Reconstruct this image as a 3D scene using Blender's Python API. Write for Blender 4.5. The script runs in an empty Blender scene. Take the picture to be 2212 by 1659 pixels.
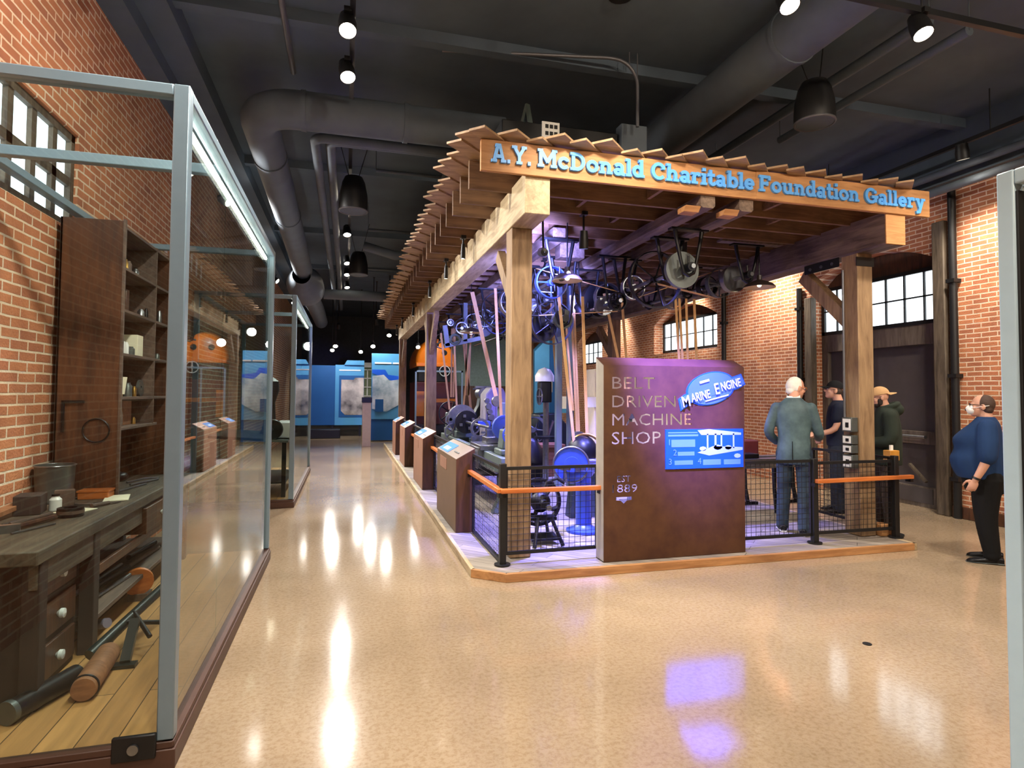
import bpy, math, random
from mathutils import Vector, Matrix, Euler
random.seed(7)
S = bpy.context.scene
COL = S.collection
PI = math.pi
# ---------------------------------------------------------------- camera
F_PX, YAW, PITCH, ROLL, CY, CAM_H = 1300.157, .267652722, .0370011642, .00618129588, 801.4223, 1.65
_f = Vector((math.sin(YAW)*math.cos(PITCH), math.cos(YAW)*math.cos(PITCH), math.sin(PITCH)))
_r = Vector((math.cos(YAW), -math.sin(YAW), 0)); _d = _f.cross(_r)
_c, _s = math.cos(ROLL), math.sin(ROLL)
CX, DN, FW = _c*_r-_s*_d, _s*_r+_c*_d, _f
cam_data = bpy.data.cameras.new('camera'); cam = bpy.data.objects.new('camera', cam_data); COL.objects.link(cam)
cam.matrix_world = Matrix(((CX.x, -DN.x, -FW.x, 0), (CX.y, -DN.y, -FW.y, 0), (CX.z, -DN.z, -FW.z, CAM_H), (0, 0, 0, 1)))
cam_data.sensor_width = 36; cam_data.lens = F_PX*36/2212; cam_data.shift_y = -(829.5-CY)/2212
cam_data.clip_start = .05; cam_data.clip_end = 200
S.camera = cam
# ---------------------------------------------------------------- world, exposure
W = bpy.data.worlds.new('daylight'); S.world = W; W.use_nodes = True
W.node_tree.nodes['Background'].inputs[0].default_value = (.75, .88, 1, 1)
W.node_tree.nodes['Background'].inputs[1].default_value = 1.0
S.view_settings.view_transform = 'Standard'; S.view_settings.look = 'None'
S.view_settings.gamma = 1; S.view_settings.use_curve_mapping = False
S.view_settings.exposure = 0.0
AMBER = (1, .82, .62)
WARM, NEUTRAL, BLUE, VIOLET = (1, .90, .77), (1, .96, .91), (.21, .21, 1), (.17, .12, 1)
# every lamp, added fill heads too: (x, y, z, target, watts, cone degrees, colour); the fittings are built round them further down
AISLE = [  # track over the aisle; the near unseen floor-aimed heads are added fill
 (-.04, -1.4, 4.6, (-.2, -.4, 0), 420, 105, WARM), (-.04, 1.2, 4.6, (.6, 2.2, 0), 420, 105, WARM), (-.04, 2.2, 4.6, (-2.08, 3.4, 3.4), 520, 95, WARM), (-.04, 3.2, 4.6, (.4, 4.4, 0), 380, 105, WARM),
 (-.04, 5.0, 4.62, (.2, 2.6, 0), 320, 100, WARM), (-.04, 5.75, 4.62, (.7, 3.6, 0), 320, 100, NEUTRAL), (-.04, 9.4, 4.62, (.7, 7.6, 0), 560, 100, NEUTRAL),
 (-.04, 11.6, 4.62, (.3, 9.8, 0), 620, 100, NEUTRAL), (-.04, 14.2, 4.62, (.7, 12.4, 0), 620, 100, NEUTRAL), (-.04, 15.6, 4.62, (.2, 13.6, 0), 620, 100, NEUTRAL),
 (-.04, 17.5, 4.62, (.5, 15.6, 0), 620, 100, NEUTRAL)]
LEDGE_FILL = [  # heads added under the left ledge beam to brighten the pavilion's aisle faces
 (-1.93, 5.2, 4.74, (1.55, 5.4, 2.7), 700, 62, NEUTRAL), (-1.93, 8.2, 4.40, (1.55, 7.2, 2.9), 620, 75, NEUTRAL), (-1.93, 10.6, 4.74, (1.55, 9.2, 2.8), 700, 80, NEUTRAL), (-1.93, 14.4, 4.74, (1.55, 13, 2.6), 700, 80, NEUTRAL), (-1.93, 17.8, 4.74, (1.55, 16.4, 2.4), 620, 80, NEUTRAL)]
FRONT = [  # cross track in front of the pavilion
 (1.85, 3.6, 4.5, (2.6, 5.2, 2.6), 340, 95, WARM), (3.06, 3.6, 4.5, (3.0, 1.6, 0), 300, 100, WARM), (4.30, 3.6, 4.5, (4.1, 1.8, 0), 300, 100, WARM),
 (5.55, 3.6, 4.5, (6.6, 5.0, 1), 380, 100, WARM), (2.5, 3.6, 4.5, (3.12, 5.26, 1.98), 14000, 25, VIOLET)]
REAR_FILL = [(2.0, -.6, 4.6, (2.3, 5.1, 2.6), 460, 80, AMBER), (4.4, -.6, 4.6, (4.5, 5.1, 2.6), 480, 80, AMBER), (6.6, -.6, 4.6, (7.4, 4.4, 1.4), 460, 95, WARM)]  # unseen heads and track added behind the viewer as fill
SIDE = [(7.29, 5.6, 4.6, (8.0, 5.9, 1.9), 400, 100, WARM), (7.3, 9.6, 4.6, (8.0, 10, 2.0), 500, 100, WARM), (7.3, 12.4, 4.6, (8.0, 13.5, 2.0), 440, 100, WARM), (7.3, 16.4, 4.6, (7.8, 17.4, 1.8), 480, 100, WARM)]
# blue stage lamps clamped under the pavilion joists
STAGE = [(2.7, 7.4, 3.5, (2.75, 8.2, 0), 3600, 66, BLUE), (2.45, 6.033, 3.3, (2.6, 6.5, 0), 3800, 68, BLUE), (4.0, 6.6, 3.45, (4.0, 7.2, 0), 1500, 80, BLUE), (2.9, 10.6, 3.5, (2.8, 11, 0), 1700, 66, BLUE), (4.2, 10, 3.5, (4.1, 10.4, 0), 900, 90, BLUE),
         (2.75, 8.2905, 3.45, (2.15, 9.2, .8), 1700, 56, BLUE), (2.8, 14.6, 3.5, (2.8, 15, 0), 1000, 70, BLUE), (2.75, 9.193, 2.9, (2.5, 11.0, 4.2), 420, 110, (.26, .28, 1)), (3.1, 7.839, 2.9, (2.9, 9.4, 4.2), 420, 110, (.26, .28, 1)), (1.98, 6.033, 3.2, (2.4, 8.6, 3.75), 1500, 85, (.24, .26, 1))]
# ---------------------------------------------------------------- helpers
def srgb(c):
    return tuple((x/12.92 if x <= .04045 else ((x+.055)/1.055)**2.4) for x in c)
class B:
    """collects shapes (world or local coordinates) for ONE mesh object"""
    def __init__(s): s.v = []; s.f = []
    def add(s, vs, fs):
        n = len(s.v); s.v += [tuple(p) for p in vs]; s.f += [tuple(i+n for i in f) for f in fs]; return s
    def bx(s, x0, x1, y0, y1, z0, z1):
        return s.add([(x0,y0,z0),(x1,y0,z0),(x1,y1,z0),(x0,y1,z0),(x0,y0,z1),(x1,y0,z1),(x1,y1,z1),(x0,y1,z1)],
                     [(0,3,2,1),(4,5,6,7),(0,1,5,4),(1,2,6,5),(2,3,7,6),(3,0,4,7)])
    def box(s, c, d, rz=0, rx=0, ry=0):
        R = Euler((rx, ry, rz)).to_matrix(); c = Vector(c)
        P = [c+R@Vector((a*d[0]/2, b*d[1]/2, e*d[2]/2)) for e in (-1, 1) for a, b in ((-1,-1),(1,-1),(1,1),(-1,1))]
        return s.add(P, [(0,3,2,1),(4,5,6,7),(0,1,5,4),(1,2,6,5),(2,3,7,6),(3,0,4,7)])
    def beam(s, p, q, w, h, up=(0,0,1)):
        p, q = Vector(p), Vector(q); d = (q-p).normalized(); u = Vector(up)
        sd = d.cross(u)
        if sd.length < 1e-4: sd = d.cross(Vector((0,1,0)))
        sd.normalize(); u = sd.cross(d)
        P = [e+sd*a*w/2+u*b*h/2 for e in (p, q) for a, b in ((-1,-1),(1,-1),(1,1),(-1,1))]
        return s.add(P, [(0,1,2,3),(7,6,5,4),(0,4,5,1),(1,5,6,2),(2,6,7,3),(3,7,4,0)])
    def ring(s, c, ax, r, n, ry=None, u=None):
        ax = Vector(ax).normalized()
        if u is None: u = ax.cross(Vector((0,0,1)) if abs(ax.z) < .9 else Vector((1,0,0))).normalized()
        w = ax.cross(u); c = Vector(c)
        return [c+u*math.cos(2*PI*i/n)*r+w*math.sin(2*PI*i/n)*(ry or r) for i in range(n)]
    def loft(s, rings, cap=True, closed=False):
        n = len(rings[0]); vs = [p for r in rings for p in r]; fs = []
        m = len(rings)
        for k in range(m if closed else m-1):
            a, b = k*n, ((k+1) % m)*n
            for i in range(n): fs.append((a+i, a+(i+1) % n, b+(i+1) % n, b+i))
        if cap and not closed: fs += [tuple(range(n))[::-1], tuple(range((m-1)*n, m*n))]
        return s.add(vs, fs)
    def cyl(s, p, q, r, r2=None, n=16, cap=True):
        p, q = Vector(p), Vector(q)
        return s.loft([s.ring(p, q-p, r, n), s.ring(q, q-p, r if r2 is None else r2, n)], cap)
    def tube(s, pts, r, n=8, closed=False):
        P = [Vector(p) for p in pts]; m = len(P); rings = []; u = None
        for i in range(m):
            if closed: t = P[(i+1) % m]-P[i-1]
            else: t = P[min(i+1, m-1)]-P[max(i-1, 0)]
            t.normalize()
            if u is None: u = t.cross(Vector((0,0,1)) if abs(t.z) < .9 else Vector((1,0,0))).normalized()
            else: u = (u-t*u.dot(t)).normalized()
            rr = r[i] if isinstance(r, (list, tuple)) else r
            rings.append(s.ring(P[i], t, rr, n, u=u))
        return s.loft(rings, True, closed)
    def lathe(s, prof, at=(0,0,0), ax=(0,0,1), n=24, cap=False):
        a = Vector(ax).normalized(); at = Vector(at)
        return s.loft([s.ring(at+a*h, a, max(r, 1e-4), n) for r, h in prof], cap)
    def prism(s, poly, o, u, w, depth):
        u, w, o = Vector(u), Vector(w), Vector(o); nrm = u.cross(w).normalized()
        a = [o+u*x+w*y for x, y in poly]; b = [p+nrm*depth for p in a]; n = len(poly)
        return s.add(a+b, [tuple(range(n))[::-1], tuple(range(n, 2*n))]+[(i, (i+1) % n, n+(i+1) % n, n+i) for i in range(n)])
    def sph(s, c, r, sc=(1,1,1), n=16, m=10):
        c = Vector(c); rings = []
        for k in range(m+1):
            t = PI*k/m; rr = max(math.sin(t), 1e-3)*r
            rings.append([c+Vector((math.cos(2*PI*i/n)*rr*sc[0], math.sin(2*PI*i/n)*rr*sc[1], -math.cos(t)*r*sc[2])) for i in range(n)])
        return s.loft(rings, True)
    def torus(s, c, ax, R, r, n=32, k=8):
        return s.tube(s.ring(c, ax, R, n), r, k, closed=True)
    def rim(s, c, ax, ro, ri, w, n=36):
        """flat hoop: outer radius, inner radius, width along the axis"""
        a = Vector(ax).normalized()*w/2; c = Vector(c)
        return s.loft([s.ring(c-a, ax, ri, n), s.ring(c-a, ax, ro, n), s.ring(c+a, ax, ro, n), s.ring(c+a, ax, ri, n)], closed=True)
    def wheel(s, c, ax, R, w, spokes=5, t=.018, hub=.05, n=36, a0=0, curve=0):
        a = Vector(ax).normalized(); c = Vector(c)
        s.rim(c, ax, R, R-t, w, n); s.cyl(c-a*w*.6, c+a*w*.6, hub, n=16)
        u = a.cross(Vector((0,0,1)) if abs(a.z) < .9 else Vector((1,0,0))).normalized(); v = a.cross(u)
        for i in range(spokes):
            th = a0+2*PI*i/spokes; pts = []
            for k in range(5):
                rr = hub*.8+(R-t*.6-hub*.8)*k/4; tt = th+curve*math.sin(PI*k/4)
                pts.append(c+(u*math.cos(tt)+v*math.sin(tt))*rr)
            s.tube(pts, [t*1.0, t*.8, t*.7, t*.7, t*.8], 6)
        return s
    def pulley(s, c, ax, R, w, spokes=4, hub=.045, t=.014):
        return s.wheel(c, ax, R, w, spokes, t, hub)
    def disc(s, c, ax, R, w, n=28):
        a = Vector(ax).normalized()*w/2; c = Vector(c); return s.cyl(c-a, c+a, R, n=n)
def link(name, me):
    o = bpy.data.objects.new(name, me); COL.objects.link(o); return o
def mesh(name, b, m, sharp=.7):
    me = bpy.data.meshes.new(name); me.from_pydata(b.v, [], b.f); me.update()
    me.shade_smooth(); me.set_sharp_from_angle(angle=sharp)
    if m: me.materials.append(m)
    return me
def tag(o, label=None, cat=None, group=None, kind=None):
    for k, val in (('label', label), ('category', cat), ('group', group), ('kind', kind)):
        if val: o[k] = val
    return o
def wloc(o):
    p = Vector((0,0,0))
    while o: p += o.location; o = o.parent
    return p
def bevel(o, w, seg=2):
    m = o.modifiers.new('bevel', 'BEVEL'); m.width = w; m.segments = seg; m.limit_method = 'ANGLE'; m.angle_limit = .7
    return o
def part(name, b, m, parent, bev=0, label=None, sharp=.7):
    off = wloc(parent); b.v = [(p[0]-off.x, p[1]-off.y, p[2]-off.z) for p in b.v]
    o = link(name, mesh(name, b, m, sharp)); o.parent = parent
    if bev: bevel(o, bev)
    if label: o['label'] = label
    return o
def single(name, b, m, label=None, cat=None, group=None, kind=None, bev=0, sharp=.7):
    xs, ys, zs = zip(*b.v); off = ((min(xs)+max(xs))/2, (min(ys)+max(ys))/2, min(zs))
    b.v = [(p[0]-off[0], p[1]-off[1], p[2]-off[2]) for p in b.v]
    o = link(name, mesh(name, b, m, sharp)); o.location = off
    if bev: bevel(o, bev)
    return tag(o, label, cat, group, kind)
def struct(name, b, m, bev=0): return single(name, b, m, kind='structure', bev=bev)
def thing(name, label, cat, loc, rz=0, group=None, kind=None):
    o = link(name, None); o.location = loc; o.rotation_euler.z = rz; o.empty_display_size = .1
    return tag(o, label, cat, group, kind)
def dup(root, loc, rz=None, label=None):
    def cp(o, par):
        c = o.copy(); COL.objects.link(c); c.parent = par
        for ch in [k for k in ALLKIDS(o)]: cp(ch, c)
        return c
    r = cp(root, None); r.location = loc
    if rz is not None: r.rotation_euler.z = rz
    if label: r['label'] = label
    return r
def ALLKIDS(o): return [k for k in bpy.data.objects if k.parent == o]
def text_mesh(name, body, size, m, parent, origin, right, up, depth=.01, font_scale_x=1, align='LEFT', bold=0, shear=0, label=None, spacing=1, serif=None):
    cu = bpy.data.curves.new(name, 'FONT'); cu.body = body; cu.size = size; cu.extrude = depth/2; cu.align_x = align; cu.offset = bold; cu.shear = shear; cu.space_character = spacing
    cu.resolution_u = 3
    o = bpy.data.objects.new(name, cu); COL.objects.link(o)
    dg = bpy.context.evaluated_depsgraph_get(); me = bpy.data.meshes.new_from_object(o.evaluated_get(dg))
    bpy.data.objects.remove(o); bpy.data.curves.remove(cu)
    r, u = Vector(right), Vector(up); nrm = r.cross(u); off = Vector(origin)-wloc(parent)
    for vtx in me.vertices: vtx.co = off+r*vtx.co.x*font_scale_x+u*vtx.co.y+nrm*(vtx.co.z)
    me.materials.clear(); me.materials.append(m)
    o = link(name, me); o.parent = parent
    if label: o['label'] = label
    return o
# ---------------------------------------------------------------- materials
def _nodes(name):
    m = bpy.data.materials.new(name); m.use_nodes = True; t = m.node_tree; return m, t, t.nodes['Principled BSDF']
def N(t, typ, **kw):
    n = t.nodes.new(typ)
    for k, val in kw.items():
        if k.startswith('i_'): n.inputs[k[2:].replace('_', ' ')].default_value = val
        else: setattr(n, k, val)
    return n
def mat(name, col, rough=.5, metal=0, spec=.5, var=.12, scale=12, bump=.0, coat=0, col2=None, stretch=(1,1,1), detail=4, emit=0):
    """principled with an object-space noise mottling between col and col2"""
    m, t, p = _nodes(name); c = srgb(col); c2 = srgb(col2) if col2 else tuple(max(0, x*(1-var*2)) for x in c)
    co = N(t, 'ShaderNodeTexCoord'); mp = N(t, 'ShaderNodeMapping'); mp.inputs['Scale'].default_value = stretch
    no = N(t, 'ShaderNodeTexNoise', i_Scale=scale, i_Detail=detail, i_Roughness=.6); rp = N(t, 'ShaderNodeValToRGB')
    rp.color_ramp.elements[0].position = .3; rp.color_ramp.elements[1].position = .7
    rp.color_ramp.elements[0].color = (*c2, 1); rp.color_ramp.elements[1].color = (*c, 1)
    t.links.new(co.outputs['Object'], mp.inputs[0]); t.links.new(mp.outputs[0], no.inputs['Vector']); t.links.new(no.outputs[0], rp.inputs[0]); t.links.new(rp.outputs[0], p.inputs['Base Color'])
    p.inputs['Roughness'].default_value = rough; p.inputs['Metallic'].default_value = metal; p.inputs['Specular IOR Level'].default_value = spec
    if coat: p.inputs['Coat Weight'].default_value = coat
    if bump:
        bp = N(t, 'ShaderNodeBump', i_Strength=bump, i_Distance=.01); t.links.new(no.outputs[0], bp.inputs['Height']); t.links.new(bp.outputs[0], p.inputs['Normal'])
    if emit:
        t.links.new(rp.outputs[0], p.inputs['Emission Color']); p.inputs['Emission Strength'].default_value = emit
    return m
def wood(name, a, b, rough=.65, axis='X', scale=9, bump=.25):
    m, t, p = _nodes(name); co = N(t, 'ShaderNodeTexCoord'); mp = N(t, 'ShaderNodeMapping')
    st = {'X': (.12, 1, 1), 'Y': (1, .12, 1), 'Z': (1, 1, .12)}[axis]; mp.inputs['Scale'].default_value = st
    n1 = N(t, 'ShaderNodeTexNoise', i_Scale=scale*2.2, i_Detail=6, i_Roughness=.65, i_Distortion=.6); n2 = N(t, 'ShaderNodeTexNoise', i_Scale=2.2, i_Detail=2)
    mx = N(t, 'ShaderNodeMath', operation='ADD'); sc = N(t, 'ShaderNodeMath', operation='MULTIPLY_ADD'); sc.inputs[1].default_value = .5; sc.inputs[2].default_value = -.25
    rp = N(t, 'ShaderNodeValToRGB'); rp.color_ramp.elements[0].position = .32; rp.color_ramp.elements[1].position = .66
    rp.color_ramp.elements[0].color = (*srgb(b), 1); rp.color_ramp.elements[1].color = (*srgb(a), 1)
    L = t.links.new
    L(co.outputs['Object'], mp.inputs[0]); L(mp.outputs[0], n1.inputs['Vector']); L(co.outputs['Object'], n2.inputs['Vector']); L(n2.outputs[0], sc.inputs[0]); L(n1.outputs[0], mx.inputs[0]); L(sc.outputs[0], mx.inputs[1])
    L(mx.outputs[0], rp.inputs[0]); L(rp.outputs[0], p.inputs['Base Color']); p.inputs['Roughness'].default_value = rough
    bp = N(t, 'ShaderNodeBump', i_Strength=bump, i_Distance=.006); L(n1.outputs[0], bp.inputs['Height']); L(bp.outputs[0], p.inputs['Normal'])
    return m
def brick(name, tint=1.0, row=.071, wid=.225):
    """running-bond brick on a wall whose face lies in the Y-Z plane (or X-Z: coordinates are summed)"""
    m, t, p = _nodes(name); L = t.links.new; g = N(t, 'ShaderNodeNewGeometry'); sx = N(t, 'ShaderNodeSeparateXYZ'); ad = N(t, 'ShaderNodeMath', operation='ADD'); cb = N(t, 'ShaderNodeCombineXYZ')
    L(g.outputs['Position'], sx.inputs[0]); L(sx.outputs[0], ad.inputs[0]); L(sx.outputs[1], ad.inputs[1]); L(ad.outputs[0], cb.inputs[0]); L(sx.outputs[2], cb.inputs[1])
    wb = N(t, 'ShaderNodeTexNoise', i_Scale=5, i_Detail=2); ws = N(t, 'ShaderNodeVectorMath', operation='SCALE'); ws.inputs['Scale'].default_value = .012; wa = N(t, 'ShaderNodeVectorMath', operation='ADD')
    L(g.outputs['Position'], wb.inputs['Vector']); L(wb.outputs['Color'], ws.inputs[0]); L(cb.outputs[0], wa.inputs[0]); L(ws.outputs[0], wa.inputs[1])
    bt = N(t, 'ShaderNodeTexBrick'); bt.offset = .5
    for k, val in (('Scale', 1), ('Mortar Size', .0085), ('Mortar Smooth', .25), ('Bias', -.1), ('Brick Width', wid), ('Row Height', row)): bt.inputs[k].default_value = val
    bt.inputs['Color1'].default_value = (*srgb((.78*tint, .50*tint, .34*tint)), 1); bt.inputs['Color2'].default_value = (*srgb((.66*tint, .40*tint, .29*tint)), 1); bt.inputs['Mortar'].default_value = (*srgb((.90*tint, .80*tint, .69*tint)), 1)
    L(wa.outputs[0], bt.inputs['Vector'])
    n = N(t, 'ShaderNodeTexNoise', i_Scale=3.5, i_Detail=6); L(g.outputs['Position'], n.inputs['Vector'])
    mx = N(t, 'ShaderNodeMix', data_type='RGBA', blend_type='OVERLAY'); mx.inputs[0].default_value = .55
    L(bt.outputs['Color'], mx.inputs[6]); L(n.outputs[0], mx.inputs[7]); L(mx.outputs[2], p.inputs['Base Color']); p.inputs['Roughness'].default_value = .85
    n2 = N(t, 'ShaderNodeTexNoise', i_Scale=60, i_Detail=3); L(g.outputs['Position'], n2.inputs['Vector'])
    h = N(t, 'ShaderNodeMath', operation='MULTIPLY_ADD'); h.inputs[1].default_value = -1.0; L(bt.outputs['Fac'], h.inputs[0]); L(n2.outputs[0], h.inputs[2])
    bp = N(t, 'ShaderNodeBump', i_Strength=.6, i_Distance=.012); L(h.outputs[0], bp.inputs['Height']); L(bp.outputs[0], p.inputs['Normal'])
    return m
def planks(name, a, b, width=.14, along='Y', rough=.5, gap=.02):
    m, t, p = _nodes(name); L = t.links.new; g = N(t, 'ShaderNodeNewGeometry'); mp = N(t, 'ShaderNodeMapping'); L(g.outputs['Position'], mp.inputs[0])
    if along == 'Y': mp.inputs['Rotation'].default_value = (0, 0, PI/2)
    if along == 'D': mp.inputs['Rotation'].default_value = (0, 0, PI/4)
    bt = N(t, 'ShaderNodeTexBrick'); bt.offset = .37
    for k, val in (('Scale', 1), ('Mortar Size', .003), ('Mortar Smooth', .1), ('Bias', 0), ('Brick Width', 2.6), ('Row Height', width)): bt.inputs[k].default_value = val
    bt.inputs['Color1'].default_value = (*srgb(a), 1); bt.inputs['Color2'].default_value = (*srgb(b), 1); bt.inputs['Mortar'].default_value = (*[x*.25 for x in srgb(b)], 1)
    L(mp.outputs[0], bt.inputs['Vector'])
    m2 = N(t, 'ShaderNodeMapping'); m2.inputs['Scale'].default_value = (.1, 1, 1); L(mp.outputs[0], m2.inputs[0])
    n = N(t, 'ShaderNodeTexNoise', i_Scale=22, i_Detail=5); L(m2.outputs[0], n.inputs['Vector'])
    mx = N(t, 'ShaderNodeMix', data_type='RGBA', blend_type='OVERLAY'); mx.inputs[0].default_value = .5; L(bt.outputs['Color'], mx.inputs[6]); L(n.outputs[0], mx.inputs[7]); L(mx.outputs[2], p.inputs['Base Color'])
    p.inputs['Roughness'].default_value = rough
    bp = N(t, 'ShaderNodeBump', i_Strength=.35, i_Distance=.004); h = N(t, 'ShaderNodeMath', operation='MULTIPLY_ADD'); h.inputs[1].default_value = -2.0; L(bt.outputs['Fac'], h.inputs[0]); L(n.outputs[0], h.inputs[2]); L(h.outputs[0], bp.inputs['Height']); L(bp.outputs[0], p.inputs['Normal'])
    return m
def concrete():
    m, t, p = _nodes('polished_concrete'); L = t.links.new; g = N(t, 'ShaderNodeNewGeometry')
    n1 = N(t, 'ShaderNodeTexNoise', i_Scale=.55, i_Detail=5, i_Roughness=.55); n2 = N(t, 'ShaderNodeTexNoise', i_Scale=38, i_Detail=4, i_Roughness=.7); vo = N(t, 'ShaderNodeTexVoronoi', i_Scale=75)
    for n in (n1, n2, vo): L(g.outputs['Position'], n.inputs['Vector'])
    r1 = N(t, 'ShaderNodeValToRGB'); r1.color_ramp.elements[0].position = .35; r1.color_ramp.elements[1].position = .68
    r1.color_ramp.elements[0].color = (*srgb((.575, .51, .425)), 1); r1.color_ramp.elements[1].color = (*srgb((.685, .615, .52)), 1)
    r2 = N(t, 'ShaderNodeValToRGB'); r2.color_ramp.elements[0].position = .36; r2.color_ramp.elements[1].position = .56
    r2.color_ramp.elements[0].color = (.42, .36, .30, 1); r2.color_ramp.elements[1].color = (.56, .54, .52, 1)
    L(n1.outputs[0], r1.inputs[0]); L(n2.outputs[0], r2.inputs[0])
    mx = N(t, 'ShaderNodeMix', data_type='RGBA', blend_type='OVERLAY'); mx.inputs[0].default_value = .75; L(r1.outputs[0], mx.inputs[6]); L(r2.outputs[0], mx.inputs[7]); L(mx.outputs[2], p.inputs['Base Color'])
    rr = N(t, 'ShaderNodeMapRange'); rr.inputs['To Min'].default_value = .07; rr.inputs['To Max'].default_value = .15; L(n1.outputs[0], rr.inputs[0]); L(rr.outputs[0], p.inputs['Roughness'])
    p.inputs['Specular IOR Level'].default_value = .75
    bp = N(t, 'ShaderNodeBump', i_Strength=.05, i_Distance=.003); L(n1.outputs[0], bp.inputs['Height']); L(bp.outputs[0], p.inputs['Normal'])
    return m
def glass(name, tint=(.90, .96, .95), base=.035, rough=0):
    m = bpy.data.materials.new(name); m.use_nodes = True; t = m.node_tree; L = t.links.new; t.nodes.remove(t.nodes['Principled BSDF']); out = t.nodes['Material Output']
    tr = N(t, 'ShaderNodeBsdfTransparent'); tr.inputs[0].default_value = (*tint, 1); gl = N(t, 'ShaderNodeBsdfGlossy'); gl.inputs['Roughness'].default_value = rough
    lw = N(t, 'ShaderNodeLayerWeight'); lw.inputs['Blend'].default_value = .5; pw = N(t, 'ShaderNodeMath', operation='POWER'); pw.inputs[1].default_value = 4.2
    ma = N(t, 'ShaderNodeMath', operation='MULTIPLY_ADD'); ma.inputs[1].default_value = .85; ma.inputs[2].default_value = base
    mx = N(t, 'ShaderNodeMixShader'); L(lw.outputs['Facing'], pw.inputs[0]); L(pw.outputs[0], ma.inputs[0]); L(ma.outputs[0], mx.inputs[0]); L(tr.outputs[0], mx.inputs[1]); L(gl.outputs[0], mx.inputs[2]); L(mx.outputs[0], out.inputs[0])
    return m
def glow(name, col, k, var=0, scale=3):
    m = bpy.data.materials.new(name); m.use_nodes = True; t = m.node_tree; t.nodes.remove(t.nodes['Principled BSDF']); e = N(t, 'ShaderNodeEmission'); e.inputs[0].default_value = (*col, 1); e.inputs[1].default_value = k
    if var:
        co = N(t, 'ShaderNodeTexCoord'); n = N(t, 'ShaderNodeTexNoise', i_Scale=scale, i_Detail=3); mr = N(t, 'ShaderNodeMapRange'); mr.inputs['From Min'].default_value = .35; mr.inputs['From Max'].default_value = .65; mr.inputs['To Min'].default_value = k*(1-var); mr.inputs['To Max'].default_value = k
        t.links.new(co.outputs['Object'], n.inputs['Vector']); t.links.new(n.outputs[0], mr.inputs[0]); t.links.new(mr.outputs[0], e.inputs[1])
    t.links.new(e.outputs[0], t.nodes['Material Output'].inputs[0]); return m
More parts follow.
